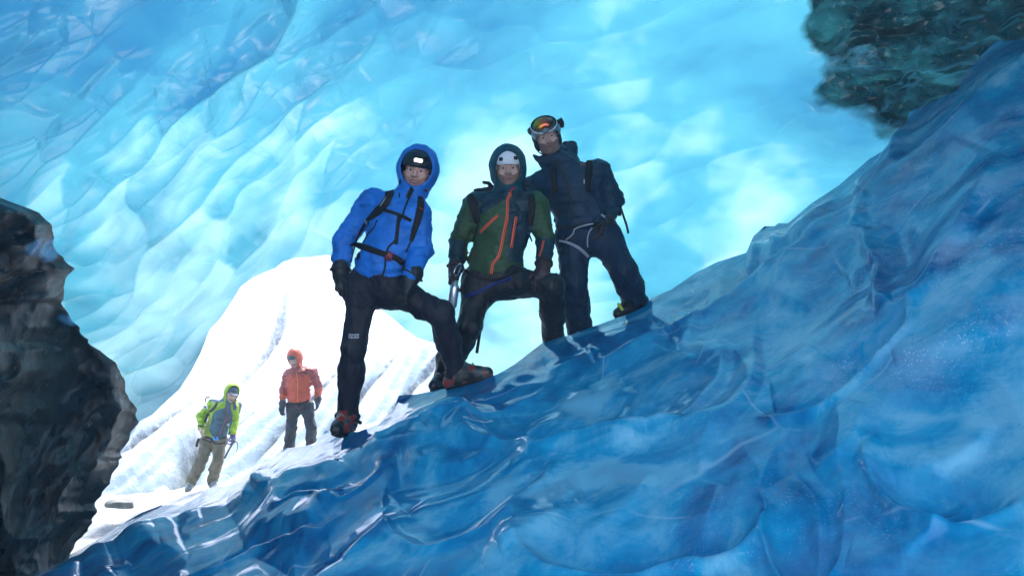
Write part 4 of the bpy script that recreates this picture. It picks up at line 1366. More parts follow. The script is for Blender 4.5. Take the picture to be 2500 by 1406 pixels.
# ---------------------------------------------------------------- climber in the blue jacket
def climber_blue():
    p = Person(4.6, 'climber in bright blue hooded jacket and black trousers, one boot raised on the ice', dict(
        neck=(1000, 478), pelvis=(922, 682), sho_l=(908, 492, .09), sho_r=(1019, 522, -.06), elb_l=(838, 590, .12), wri_l=(832, 662, .06),
        elb_r=(1030, 606, -.06), wri_r=(1005, 672, -.20), hip_l=(885, 706, .03), hip_r=(955, 705, -.03), kne_l=(864, 850, -.05), ank_l=(849, 1010, .07),
        kne_r=(1078, 768, -.16), ank_r=(1114, 901, .03)), head_frame(9, 2, 14), (1019, 419), .0065)
    J = p.J
    tr = axes_dir(W(1085, 935, 4.62), W(1212, 903, 4.62))
    p.toe = {'l': nrm(np.array([-.12, -1, -.10])), 'r': nrm(tr + np.array([0, -.25, 0]))}
    nr = np.cross(np.array([0, -1, 0]), tr); nr = nrm(nr if nr[2] > 0 else -nr)
    p.sole = {'l': nrm(np.array([.02, -.10, 1])), 'r': nrm(nr - p.toe['r'] * (nr @ p.toe['r']))}
    p.body(SKIN2)
    red_hair = plain('ginger_hair', (.20, .085, .035), .7, vary=.3, bscale=160)
    p.face(red_hair, True, True, plain('ginger_stubble', (.42, .22, .16), .75, vary=.3, bscale=200), 'stubble')
    blue = cloth('blue_shell', (.012, .175, .60), .55, .35)
    hood = hood_shape(p, (0, .018, -.02), (.129, .149, .150), (0, .022, .17), (.121, .135, .168))
    col = [(rc(p.J['neck'], p.h(0, -.10, .0), .085, .088), .05), (rc(p.h(0, -.13, .02), p.h(0, -.10, .05), .06, .055), .04)]
    jk = p.jacket(blue, amp=.007, hood=hood, seed=11, collar=col, hem_drop=.045, chest=.19, belly=.165, depth=.14, arm=(.084, .074, .058))
    black = cloth('black_softshell', (.010, .011, .022), .62, .35)
    tz = p.trousers(black, thigh=.098, knee=.079, cuff=.070, seed=13, seat=.13, rise=.11)
    p.bvh()
    hm = add_helmet(p, 'helmet', plain('black_helmet', (.010, .016, .020), .22, spec=.6, bump=.02), (0, .052, -.010), (.113, .095, .124), .018)
    # lamp on the helmet's brow, switched on
    lamp = NT('headlamp_glow'); lamp.p.inputs['Base Color'].default_value = (1, 1, 1, 1)
    lamp.p.inputs['Emission Color'].default_value = (1, .97, .92, 1); lamp.p.inputs['Emission Strength'].default_value = 1.6
    f = rbox(p.h(.012, .060, .112), (.0245, .0095, .012), p.hf, .007)
    hl = p.mesh('headlamp', f, [p.h(-.02, .03, .08), p.h(.05, .09, .14)], .01, .0035, lamp.m, 1, parent=hm)
    p.mesh('lamp_housing', carve(rbox(p.h(.012, .056, .106), (.033, .017, .013), p.hf, .008), [rbox(p.h(.012, .060, .118), (.026, .0105, .012), p.hf, .006)], .001), [p.h(-.03, .03, .07), p.h(.06, .09, .13)], .01, .0035, RUBBER, 1, parent=hm)
    # jacket zips and toggles
    px_strap(p, jk, 'zip', [(1009, 462), (998, 486), (989, 508), (984, 524), (974, 545), (968, 572), (964, 588), (947, 606), (941, 636), (940, 653), (933, 676)], 4.5, STRAP, .004)
    px_strap(p, jk, 'pocket_zip', [(921, 538), (916, 553), (905, 566), (889, 578), (885, 596)], 4.0, STRAP, .004)
    px_strap(p, jk, 'storm_flap', [(1006, 458), (999, 472), (994, 484)], 7.5, STRAP, .006)
    px_strap(p, jk, 'hood_cord', [(979, 440), (978, 449)], 3.5, STRAP, .006)
    px_strap(p, jk, 'hood_cord', [(975, 472), (975, 483)], 3.0, STRAP, .006)
    tube('hood_toggle', [W(1036, 463, 4.5), W(1044, 467, 4.5)], .008, STRAP, jk)
    # gloves
    glove = plain('black_glove', (.012, .013, .016), .55, vary=.3)
    p.gloves({'l': ((W(831, 672, 4.63), W(829, 735, 4.60) - W(831, 672, 4.63), np.array([.6, .3, .1]), np.array([.2, -1, 0])), dict(r=1.3, curl=.55, L=.95)),
              'r': ((W(1001, 684, 4.40), W(976, 722, 4.38) - W(1001, 684, 4.40), np.array([.1, .6, -.7]), np.array([-1, 0, .2])), dict(r=1.25, curl=.42, L=.95))}, glove, cuff_m=STRAPG)
    # boots with crampon straps
    def bpick(c):
        n = vnoise(c * 24, 3)
        return np.where(n > .27, 0, np.where(n > 0, 1, 2))
    p.boots([plain('boot_red', (.30, .020, .014), .4), plain('boot_grey', (.06, .075, .07), .5), plain('boot_black', (.012, .012, .013), .5)], RUBBER, plain('lace_grey', (.25, .26, .24), .7), METAL, vox=.006, pick=bpick, size=1.08, crampon=False)
    for s_ in 'lr':
        a, k = J['ank_' + s_], J['kne_' + s_]
        ax = nrm(a - k); u = nrm(np.cross(ax, [0, 1, 0])); v = np.cross(ax, u)
        tube('gaiter_strap', [a + ax * .015 + (u * math.cos(q) + v * math.sin(q)) * .074 for q in np.linspace(0, 2 * math.pi, 19)], .008, STRAP, tz)
    tube('strap_end', [W(869, 1024, 4.56), W(882, 1033, 4.55)], .011, STRAP, tz)
    # printed maker's mark above the left knee
    text_on(p, 'ZO\u2022ON', 864, 818, 25, PRINT, tz)
    text_on(p, 'ICELAND', 864, 824, 24, PRINT, tz)
    # rucksack
    pk = make_pack(p, 'black rucksack on the back of the blue-jacketed climber, red hip buckle', STRAPG, (.11, .21, .065), side=-.07, back=.19)
    s1 = px_strap(p, pk, 'shoulder_strap', [(950, 449), (953, 462), (951, 480), (938, 503), (916, 522), (898, 540)], [25, 26, 24, 21, 17, 13], STRAP, .012)
    px_strap(p, pk, 'strap_webbing', [(899, 539), (883, 560), (868, 590), (860, 620), (856, 640)], 7, STRAP, .005)
    s2 = px_strap(p, pk, 'shoulder_strap', [(1026, 484), (1027, 500), (1024, 520), (1017, 545), (1010, 570), (1004, 588)], [13, 18, 18, 16, 13, 9], STRAP, .012)
    px_strap(p, pk, 'strap_webbing', [(1004, 588), (998, 602), (991, 614)], 4, STRAP, .005)
    px_strap(p, pk, 'chest_strap', [(938, 512), (960, 520), (982, 527), (1004, 540)], 8, STRAP, .007)
    px_strap(p, pk, 'chest_strap_tail', [(975, 527), (972, 550), (969, 575), (967, 596)], 9, STRAP, .004)
    hb = px_strap(p, pk, 'hip_belt', [(860, 594), (884, 602), (914, 612), (936, 620), (962, 628), (980, 640), (988, 655)], [17, 15, 14, 13, 14, 15, 12], STRAP, .010)
    px_strap(p, pk, 'hip_buckle', [(943, 621), (957, 630)], 21, plain('buckle_red', (.16, .012, .028), .4), .018, .004)
    px_strap(p, pk, 'hip_belt_tail', [(872, 612), (876, 622), (877, 632)], 12, STRAP, .006)
    c = on_surface(p, [(894, 540), (900, 540), (900, 545)])[0]
    px_strap(p, pk, 'ladder_lock', [(893, 536), (901, 546)], 10, METAL, .009, .010)
    px_strap(p, pk, 'strap_logo', [(1022, 508), (1029, 511), (1031, 516)], 2.2, plain('logo_red', (.5, .03, .05), .5), .013, .004)
    if s1 is not None:
        p.bvh_src.append((np.array([v.co[:] for v in s1.data.vertices]), np.array([list(q.vertices) for q in s1.data.polygons if len(q.vertices) == 4])))
        p.bvh()
        # a line of small pale print, too small to read, and a fainter line beside it
        for i in range(9):
            x, y = 928.2 + 1.62 * i, 504.6 - 2.62 * i
            px_strap(p, s1, 'strap_print', [(x, y), (x + .5, y - .8), (x + 1.0, y - 1.6)], 2.0 if i % 3 else 2.6, PRINT, .001, .001)
        px_strap(p, s1, 'strap_print', [(938.5, 497), (941, 492), (944, 486)], .8, STRAPG, .001, .001)
    return p

# ---------------------------------------------------------------- climber in the green jacket
def climber_green():
    p = Person(5.0, 'climber in olive green jacket with orange zips and white helmet, standing in the middle', dict(
        neck=(1240, 478), pelvis=(1206, 676), sho_l=(1158, 502, .04), sho_r=(1310, 500, .02), elb_l=(1119, 592, .04), wri_l=(1113, 655, -.05),
        elb_r=(1331, 588, -.02), wri_r=(1327, 648, -.16), hip_l=(1170, 694, 0), hip_r=(1240, 688, -.03), kne_l=(1146, 796, -.15), ank_l=(1086, 912, .02),
        kne_r=(1346, 698, -.22), ank_r=(1352, 838, .02)), head_frame(-2, 0, 13), (1240.5, 413.5), .0065, scale=1.04)
    p.toe = {'l': nrm(np.array([-.35, -1, -.1])), 'r': nrm(np.array([.35, -1, .1]))}
    p.sole = {'l': nrm(np.array([-.1, -.05, 1])), 'r': nrm(np.array([-.2, .1, 1]))}
    p.body(SKIN)
    p.face(plain('brown_hair', (.09, .05, .03), .7, vary=.3, bscale=160), True, False, plain('auburn_beard', (.31, .18, .13), .8, vary=.35, bscale=200), 'full')
    green = cloth('olive_shell', (.028, .075, .030), .55, .35)
    navy = cloth('teal_black_shell', (.004, .028, .045), .55, .4)
    hoodc = cloth('teal_hood', (.008, .060, .085), .6, .3)
    tf, JN = p.tf, p.J['neck']
    def pick(c):
        x, y, z = proj(c)
        m = np.zeros(len(c), int)
        dark = (x > 1160) & (x < 1240) & (y < 484 + (1240 - x) * .60)
        dark |= (x >= 1240) & (x < 1301) & (y < 640 - .0 * x)
        dark |= (x < 1135) & (y > 583 + .15 * (x - 1100)) | (x > 1300) & (y > 580)
        dark |= (((c - p.J['pelvis']) @ tf[2]) < -.03)
        m[dark] = 1
        m[y < 466] = 2
        return m
    hood = hood_shape(p, (0, .008, -.02), (.119, .157, .148), (0, -.006, .175), (.094, .120, .165))
    col = [(rc(p.J['neck'], p.h(0, -.12, -.02), .088, .085), .05), (rc(p.h(-.05, -.135, .03), p.h(.05, -.135, .03), .035, .035), .03)]
    jk = p.jacket([green, navy, hoodc], pick, amp=.007, hood=hood, seed=31, collar=col, hem_drop=.05, chest=.19, belly=.175, depth=.14, arm=(.088, .070, .054))
    black = cloth('black_wet_trousers', (.007, .009, .013), .5, .4)
    tz = p.trousers(black, thigh=.105, knee=.086, cuff=.080, seed=33, seat=.13, amp=.007)
    p.bvh()
    hm = add_helmet(p, 'helmet', plain('white_helmet', (.78, .80, .82), .35, spec=.5, bump=.02, vary=.03), (0, .055, -.005), (.100, .096, .122), .020)
    for (x, y) in ((1223, 389), (1259, 386)):
        b = BVHTree.FromPolygons([tuple(v.co) for v in hm.data.vertices], [list(q.vertices) for q in hm.data.polygons])
        r = nrm(W(x, y, 1) - CAM); hit = b.ray_cast(Vector(CAM), Vector(r))
        if hit[0] is not None:
            c0 = np.array(hit[0]); n0 = np.array(hit[1]); n0 = n0 if n0 @ r < 0 else -n0
            fr = frame(AX_U - n0 * (AX_U @ n0), np.cross(AX_U, n0))
            V, Q = nets(rbox(c0, (.0145, .0125, .005), fr, .004), c0 - .03, c0 + .03, .003)
            new_mesh('vent', V, Q, RUBBER, hm)
    V, Q = nets(rbox(W(1206.5, 397, 4.93), (.007, .009, .006), p.hf, .004), W(1206, 397, 4.93) - .03, W(1206, 397, 4.93) + .03, .003)
    new_mesh('helmet_clip', V, Q, plain('clip_red', (.5, .03, .06), .4), hm)
    orange = plain('zip_orange', (.95, .13, .045), .5, vary=.05); rz = plain('zip_dark', (.18, .02, .02), .6)
    for nm, path, wp in (('zip', [(1245, 470), (1245, 478), (1239, 486), (1239, 510), (1237.5, 535), (1231, 563), (1225, 598), (1216, 629), (1205, 640), (1201, 655), (1199.5, 669)], 6.5),
                         ('pocket_zip', [(1216, 525.6), (1194, 546), (1171, 568)], 6.5), ('pocket_zip', [(1260, 530), (1256, 551), (1252, 578), (1248, 605)], 6.5),
                         ('sleeve_zip', [(1327, 588), (1324, 604), (1317, 625)], 5.0)):
        z = px_strap(p, jk, nm, path, wp, orange, .004)
        if z is not None:
            px_strap(p, z, 'zip_teeth', path, wp * .26, rz, .0045, .0042)
    px_strap(p, jk, 'zip_pull', [(1257, 458), (1250, 463), (1245, 468)], 4, plain('pull_red', (.5, .03, .06), .5), .006)
    px_strap(p, jk, 'hem_tape', [(1126, 614), (1150, 618), (1175, 626)], 2, plain('tape_rust', (.12, .02, .015), .6), .002)
    glove = plain('grey_glove', (.018, .022, .026), .55, vary=.3)
    p.gloves({'l': ((W(1110, 664, 4.93), W(1104, 700, 4.90) - W(1110, 664, 4.93), np.array([.8, -.2, 0]), np.array([.2, -1, 0])), dict(r=1.15, curl=.75)),
              'r': ((W(1326, 655, 4.80), W(1322, 690, 4.74) - W(1326, 655, 4.80), np.array([.0, .7, -.7]), np.array([-1, 0, .2])), dict(r=1.15, curl=.4))}, plain('dark_glove_rust', (.030, .014, .014), .55, vary=.4), cuff_m=STRAPG)
    p.boots(plain('boot_dark', (.014, .016, .018), .45), RUBBER, plain('lace_grey', (.25, .26, .24), .7), METAL, vox=.007, size=1.05, crampon=False)
    # harness leg loop and hanging webbing
    bl = cloth('harness_blue', (.004, .016, .12), .6)
    px_strap(p, p.root, 'harness_belt', [(1137, 662), (1165, 676), (1200, 682), (1235, 676), (1262, 664)], 8, STRAP, .008, .008)
    px_strap(p, p.root, 'harness_leg_loop', [(1136, 724), (1150, 720), (1170, 712), (1195, 698), (1215, 690), (1250, 678)], 9, bl, .008)
    sp = hang(p, p.root, 'hanging_strap', [(1180, 742, 4.86), (1178, 760, 4.86), (1173, 800, 4.87), (1168, 835, 4.87), (1164, 862, 4.87)], 7.5, STRAP)
    tube('strap_buckle', [W(1178, 756, 4.855), W(1180, 764, 4.855), W(1177, 772, 4.855)], .012, STRAP, sp)
    pk = make_pack(p, 'dark rucksack on the back of the green-jacketed climber', STRAPG, (.15, .24, .08))
    px_strap(p, pk, 'shoulder_strap', [(1148, 478), (1152, 490), (1158, 505), (1162, 525), (1168, 545)], [14, 22, 21, 18, 14], STRAP, .012)
    px_strap(p, pk, 'shoulder_strap', [(1296, 478), (1299, 500), (1297, 525), (1293, 550)], [16, 17, 16, 12], STRAP, .012)
    px_strap(p, pk, 'strap_webbing', [(1168, 545), (1164, 565), (1155, 590)], 5, STRAP, .004)
    hang(p, pk, 'strap_tail', [(1291, 570, 4.86), (1295, 580, 4.86), (1299, 590, 4.86)], 4, STRAP)
    px_strap(p, pk, 'haul_loop', [(1136, 482), (1140, 474), (1147, 472)], 4, STRAP, .006)
    return p

# ---------------------------------------------------------------- climber in the black jacket, goggles on the helmet
def climber_goggles():
    p = Person(5.4, 'climber in navy black jacket with orange mirrored goggles on grey helmet, standing highest', dict(
        neck=(1382, 408), pelvis=(1432, 560), sho_l=(1338, 440, 0), sho_r=(1462, 422, .02), elb_l=(1288, 462, -.14), wri_l=(1222, 470, -.14),
        elb_r=(1497, 488, .08), wri_r=(1480, 542, -.06), hip_l=(1400, 578), hip_r=(1474, 578), kne_l=(1400, 692, -.06), ank_l=(1416, 812, .02),
        kne_r=(1522, 662, -.14), ank_r=(1548, 728, .02)), head_frame(-15, -4, 12), (1335.5, 338.5), .0065, scale=1.0)
    tr = axes_dir(W(1578, 748, 5.42), W(1502, 772, 5.26))
    p.toe = {'l': nrm(np.array([-.2, -1, -.15])), 'r': tr}
    p.sole = {'l': nrm(np.array([-.1, -.05, 1])), 'r': nrm(UPV - tr * (UPV @ tr))}
    p.body(SKIN)
    p.face(plain('brown_hair', (.09, .05, .03), .7, vary=.3, bscale=160), True, False, plain('dark_beard', (.24, .155, .125), .8, vary=.35, bscale=200), 'full')
    navy = cloth('navy_shell', (.003, .028, .062), .55, .35)
    col = [(rc(p.J['neck'], p.h(.01, -.14, -.03), .095, .09), .05), (ell(W(1390, 366, 5.46), (.075, .062, .07)), .03), (rc(W(1372, 372, 5.40), W(1398, 392, 5.45), .045, .055), .03),
           (rc(W(1303, 379, 5.34), W(1326, 406, 5.34), .010, .024), .02), (rc(p.h(-.06, -.145, .05), p.h(.05, -.15, .05), .03, .035), .03)]
    cav = [ell(p.h(0, .0, .0), (.092, .125, .115), p.hf), ell(p.h(0, -.03, .12), (.075, .095, .1), p.hf)]
    jk = p.jacket(navy, None, amp=.008, seed=51, collar=col, cut=cav, hem_drop=.05, chest=.215, belly=.20, depth=.15, arm=(.098, .082, .060))
    tz = p.trousers(cloth('navy_trousers', (.003, .022, .055), .6, .3), thigh=.118, knee=.104, cuff=.096, seed=53, seat=.14, amp=.008)
    p.bvh()
    teal = plain('grey_teal_helmet', (.16, .25, .28), .35, bump=.02, vary=.05)
    hm = add_helmet(p, 'helmet', teal, (.006, .058, -.012), (.112, .100, .130), .024, -.06)
    liner = plain('helmet_liner', (.012, .014, .018), .8)
    for sx in (-1, 1):
        p.mesh('ear_pad', rc(p.h(.082 * sx, .03, -.01), p.h(.078 * sx, -.055, .012), .026, .022), [p.h(.05 * sx, -.09, -.05), p.h(.12 * sx, .07, .06)], .03, .005, liner, 1, parent=hm)
    # goggles pushed up
    gf = frame(p.hf[1] * .93 + p.hf[2] * -.36, p.hf[0])
    gc = p.h(-.004, .092, .108)
    lens = NT('mirror_lens')
    tc = lens.new('ShaderNodeTexCoord')
    sp_ = lens.new('ShaderNodeSeparateXYZ'); lens.l.new(tc.outputs['Generated'], sp_.inputs[0])
    mixv = lens.math('ADD', sp_.outputs['X'], lens.math('MULTIPLY', lens.noise(lens.coord(), 14, 2), .18))
    lens.put(lens.p.inputs['Base Color'], lens.ramp(mixv, [(.10, (.38, .52, .03)), (.34, (.75, .36, .04)), (.60, (.62, .13, .06)), (.85, (.34, .10, .07)), (1.0, (.05, .12, .10))]))
    lens.p.inputs['Metallic'].default_value = .75; lens.p.inputs['Roughness'].default_value = .12
    gg = lambda x, y, z: gc + np.array([x, y, z]) @ gf
    nose = ell(gg(0, -.066, .02), (.026, .028, .05), gf)
    lensf = carve(ell(gg(0, 0, -.02), (.086, .060, .052), gf), [nose], .01)
    fr32, g32 = gf.astype(np.float32), gc.astype(np.float32)
    lf = lambda P: np.maximum(lensf(P), -((P - g32) @ fr32[2]) - .0)
    framef = carve(ell(gg(0, 0, -.022), (.101, .073, .055), gf), [ell(gg(0, 0, .0), (.084, .058, .09), gf), nose], .006)
    ff = lambda P: np.maximum(framef(P), -((P - g32) @ fr32[2]) - .022)
    gob = p.mesh('goggles', ff, [gg(-.12, -.09, -.05), gg(.12, .09, .05)], .02, .0045, [plain('goggle_white', (.72, .76, .78), .4), plain('goggle_black', (.012, .014, .016), .5)], 1,
                 pick=lambda c: (np.hypot(((c - gc) @ gf[0]) / .094, ((c - gc) @ gf[1]) / .066) < 1.0).astype(int))
    p.mesh('lens', lf, [gg(-.1, -.08, -.03), gg(.1, .08, .05)], .02, .0045, lens.m, 2, parent=gob)
    for sx in (-1, 1):
        tube('goggle_strap', [gg(.098 * sx, 0, -.02), p.h(.112 * sx, .085, .03), p.h(.098 * sx, .075, -.07), p.h(.04 * sx, .07, -.135)], .014, STRAP, gob)
    tube('strap_clip', [p.h(.128, .115, -.02), p.h(.138, .085, -.03), p.h(.128, .055, -.02)], .017, RUBBER, gob)
    tube('chin_strap', [p.h(-.098, .01, .02), p.h(-.100, -.05, .03), p.h(-.070, -.105, .05), p.h(-.01, -.132, .062)], .0045, STRAP, hm)
    tube('chin_strap', [p.h(.098, .01, .02), p.h(.094, -.05, .03), p.h(.064, -.105, .05), p.h(.0, -.132, .062)], .0045, STRAP, hm)
    # jacket marks
    red = plain('logo_red', (.5, .03, .05), .5)
    px_strap(p, jk, 'logo', [(1418, 406), (1424, 398), (1432, 411)], 2.4, red, .003)
    px_strap(p, jk, 'zip_pull', [(1426, 438), (1426, 449)], 2.6, PRINT, .004)
    px_strap(p, jk, 'storm_flap', [(1357, 392), (1378, 430), (1392, 480), (1396, 538)], 5, STRAPG, .005)
    px_strap(p, jk, 'pocket_zip', [(1340, 462), (1360, 500), (1372, 530)], 3.5, STRAPG, .005)
    glove = plain('black_glove', (.012, .013, .016), .55, vary=.3)
    p.gloves({'l': ((W(1214, 472, 5.25), np.array([-1, 0, -.1]), np.array([0, -.8, -.3]), np.array([0, 0, 1])), dict(r=1.15, curl=.4)),
              'r': ((W(1478, 550, 5.32), W(1468, 590, 5.27) - W(1478, 550, 5.32), np.array([-.7, .4, 0]), np.array([-.1, -1, 0])), dict(r=1.15, curl=.7))}, glove, cuff_m=STRAPG)
    p.boots(plain('boot_dark', (.014, .016, .018), .45), RUBBER, plain('lace_grey', (.25, .26, .24), .7), METAL, vox=.007, size=1.05, crampon=False)
    a, t, n = p.J['ank_r'], p.toe['r'], p.sole['r']; sd = nrm(np.cross(t, n))
    tube('boot_pull_tab', [W(1508, 741, 5.22), W(1514, 748, 5.21), W(1520, 757, 5.20)], .011, plain('tab_yellow', (.55, .62, .03), .5), p.root)
    # harness of pale tape
    tape = cloth('tape_grey', (.34, .40, .46), .6)
    dk = cloth('harness_dark', (.012, .014, .02), .6)
    px_strap(p, p.root, 'harness_belt', [(1352, 552), (1385, 556), (1420, 550), (1460, 546), (1500, 548)], 9, dk, .009)
    px_strap(p, p.root, 'harness_tape', [(1446, 545), (1425, 550), (1404, 557), (1400, 572), (1383, 586)], 3.2, tape, .006, .011)
    px_strap(p, p.root, 'harness_leg_loop', [(1366, 588), (1389, 593), (1416, 608), (1436, 627)], [4, 6, 8, 7], tape, .007)
    px_strap(p, p.root, 'harness_tape', [(1444, 555), (1436, 571), (1434, 590), (1435, 602)], 3.2, tape, .006, .008)
    px_strap(p, p.root, 'gear_loop', [(1467, 524), (1474, 528), (1480, 532)], 4.5, tape, .006, .004)
    pk = make_pack(p, 'black rucksack of the goggled climber, loose strap ends at his side', STRAPG, (.15, .22, .085), side=.05)
    px_strap(p, pk, 'shoulder_strap', [(1432, 366), (1438, 385), (1438, 410), (1434, 440), (1436, 470)], [14, 18, 17, 15, 12], STRAP, .012)
    px_strap(p, pk, 'shoulder_strap', [(1352, 412), (1352, 440), (1358, 470)], [14, 15, 12], STRAP, .012)
    hang(p, pk, 'strap_tail', [(1514, 503, 5.4), (1521, 525, 5.4), (1529, 548, 5.4), (1534, 570, 5.4)], 5.5, STRAP)
    hang(p, pk, 'strap_tail', [(1514, 566, 5.4), (1518, 580, 5.4), (1521, 598, 5.4), (1525, 615, 5.4)], 7, STRAP)
    hang(p, pk, 'strap_tail', [(1513, 480, 5.42), (1512, 505, 5.42), (1513, 528, 5.42)], 8, STRAP)
    return p

# ---------------------------------------------------------------- two more out at the cave mouth
def climber_lime():
    p = Person(12.0, 'climber in lime green and grey jacket and khaki trousers, walking on the snow outside', dict(
        neck=(552, 981), pelvis=(524, 1064), sho_l=(517, 988, .06), sho_r=(570, 992, -.02), elb_l=(492, 1016, .05), wri_l=(491, 1043, -.12),
        elb_r=(573, 1026, .0), wri_r=(568, 1056, -.15), hip_l=(508, 1074), hip_r=(536, 1074), kne_l=(494, 1121, -.08), ank_l=(468, 1174, .06),
        kne_r=(532, 1123, -.08), ank_r=(519, 1172, .05)), head_frame(10, 34, 18), (566, 961), .009)
    p.toe = {'l': nrm(np.array([.05, -1, -.25])), 'r': nrm(np.array([.7, -.7, -.05]))}
    p.sole = {'l': nrm(np.array([.1, -.25, 1])), 'r': nrm(np.array([0, 0, 1]))}
    p.body(SKIN2, hands=[((W(491, 1045, 11.87), W(493, 1066, 11.84) - W(491, 1045, 11.87), np.array([.8, .2, 0]), np.array([.2, -1, 0])), dict(r=1.1, curl=.7, L=.95))])
    p.face(plain('fair_hair', (.30, .20, .11), .7, bscale=160), True, False, None)
    lime = cloth('lime_softshell', (.25, .40, .010), .6, .25, vary=.1)
    grey = cloth('slate_softshell', (.045, .115, .155), .6, .25)
    poly = np.array([(524.5, 1003), (549.5, 995), (552, 972), (563, 982), (564, 1000), (568, 1011), (567, 1030), (562, 1044), (556, 1075), (522, 1070), (509, 1049), (520, 1010)], float)
    sh = np.array([(508, 972), (536, 968), (548, 975), (546, 980), (528, 984), (512, 979)], float)
    def pick(c):
        x, y, z = proj(c)
        front = ((c - p.J['pelvis']) @ p.tf[2]) > -.02
        return ((in_poly(x, y, poly) & front) | in_poly(x, y, sh)).astype(int)
    hood = hood_shape(p, (0, .02, -.035), (.118, .150, .135), (0, .02, .12), (.105, .16, .15))
    jk = p.jacket([lime, grey], pick, amp=.012, hood=hood, seed=71, collar=[(rc(p.J['neck'], p.h(0, -.13, -.02), .09, .085), .05)], hem_drop=.06, chest=.20, belly=.185, depth=.15, arm=(.092, .078, .058), vox=.0085)
    khaki = cloth('khaki_trousers', (.17, .145, .095), .7, .2, vary=.4)
    tz = p.trousers(khaki, thigh=.108, knee=.092, cuff=.088, seed=73, amp=.013, vox=.0095)
    p.bvh()
    # cap
    cm = plain('cap_grey', (.055, .075, .10), .8, vary=.3, bscale=200)
    cap = add_helmet(p, 'cap', cm, (0, .045, -.012), (.092, .088, .108), .030, .0, .006)
    V, Q = nets(carve(ell(p.h(0, .036, .105), (.072, .016, .085), p.hf), [ell(p.h(0, .018, .095), (.08, .016, .10), p.hf)], .004), p.h(0, .03, .1) - .15, p.h(0, .03, .1) + .15, .006)
    new_mesh('cap_brim', V, Q, cm, cap)
    mag = plain('zip_magenta', (.42, .03, .10), .5)
    px_strap(p, jk, 'zip', [(556, 990), (555, 1010), (549, 1028), (543, 1042), (538, 1052), (536, 1062)], 1.8, mag, .006)
    px_strap(p, jk, 'pocket_zip', [(566, 1012), (560, 1019), (556, 1025)], 1.3, mag, .006)
    px_strap(p, jk, 'pocket_zip', [(513, 1015), (512, 1027), (506, 1041)], 1.5, plain('zip_red', (.55, .08, .03), .5), .006)
    px_strap(p, jk, 'chest_flash', [(556, 1034), (560, 1038)], 8, plain('reflective_grey', (.6, .66, .68), .4), .004)
    px_strap(p, jk, 'cuff', [(484, 1039), (490, 1040), (497, 1040)], 4, STRAP, .01)
    # round emblem on the sleeve: pale disc with a dark figure
    C, N = on_surface(p, [(499, 993), (502, 993.5), (505, 994)], .5)
    if C is not None:
        c, n = C.mean(0), nrm(N.mean(0))
        fr = frame(UPV - n * (UPV @ n), np.cross(UPV, n))
        for nm, rad, mt, lift in (('sleeve_patch', .046, plain('patch_white', (.72, .75, .78), .6), .004), ('patch_border', .0, None, 0)):
            if mt is None: continue
            ang = np.linspace(0, 2 * math.pi, 28, endpoint=False)
            V = [c + n * (lift + .004)] + [c + n * (lift + .004) + (fr[0] * math.cos(a) + fr[1] * math.sin(a)) * rad for a in ang] + [c - n * .01 + (fr[0] * math.cos(a) + fr[1] * math.sin(a)) * rad for a in ang]
            tri = np.array([(0, 1 + i, 1 + (i + 1) % 28) for i in range(28)]); qd = np.array([(1 + i, 29 + i, 29 + (i + 1) % 28, 1 + (i + 1) % 28) for i in range(28)])
            patch = new_mesh(nm, np.array(V), [tri, qd], mt, jk, False)
        fig = [(-.010, -.030), (.006, -.030), (.012, -.008), (.022, .004), (.014, .012), (.012, .026), (.0, .032), (-.008, .022), (-.020, .012), (-.022, -.002), (-.012, -.008)]
        V = [c + n * .011 + fr[0] * a + fr[1] * b for a, b in fig] + [c + n * .004 + fr[0] * a + fr[1] * b for a, b in fig]
        k = len(fig)
        new_mesh('patch_figure', np.array(V), [np.array([list(range(k))]), np.array([(i, k + i, k + (i + 1) % k, (i + 1) % k) for i in range(k)])], plain('patch_navy', (.02, .03, .06), .6), patch, False)
    p.gloves({'r': ((W(568, 1062, 11.84), W(573, 1084, 11.78) - W(568, 1062, 11.84), np.array([-.7, .2, 0]), np.array([.0, -1, 0])), dict(r=1.15, curl=.8))}, plain('purple_glove', (.05, .04, .16), .6), vox=.008, cuff_m=STRAPG)
    p.boots(plain('boot_grey_pale', (.22, .25, .26), .6, vary=.3), RUBBER, plain('lace_lime', (.5, .6, .2), .6), METAL, vox=.009, size=1.05)
    hb = px_strap(p, p.root, 'harness_belt', [(494, 1062), (508, 1068), (524, 1070), (540, 1070), (553, 1064)], 4.5, STRAP, .012)
    px_strap(p, p.root, 'harness_leg_loop', [(516, 1072), (522, 1082), (535, 1083), (549, 1080)], 4, STRAP, .012)
    px_strap(p, p.root, 'harness_leg_loop', [(494, 1072), (505, 1074), (516, 1080)], 3, STRAP, .012)
    tube('carabiner', [W(521, 1066, 11.80), W(522, 1071, 11.79), W(529, 1073, 11.79), W(532, 1070, 11.80), W(528, 1067, 11.80)], .011, plain('anodised_blue', (.05, .35, .85), .3, .6), p.root)
    tube('sling', [W(486, 1070, 11.82), W(482, 1080, 11.82), W(480, 1090, 11.82)], .02, STRAP, p.root)
    pk = make_pack(p, 'small grey rucksack of the lime-jacketed climber outside', cloth('pack_slate', (.04, .06, .08), .7), (.14, .24, .09))
    px_strap(p, pk, 'shoulder_strap', [(532, 966), (534, 974), (530, 985), (523, 996), (513, 1005), (505, 1015), (500, 1030)], [7, 8, 8, 7, 6, 6, 6], STRAP, .014)
    px_strap(p, pk, 'shoulder_strap', [(572, 982), (574, 992), (572, 1000)], [6, 8, 6], cloth('strap_purple', (.05, .04, .16), .7), .014)
    tube('haul_loop', [W(512, 968, 12.15), W(504, 971, 12.2), W(500, 982, 12.2)], .012, STRAP, pk)
    return p

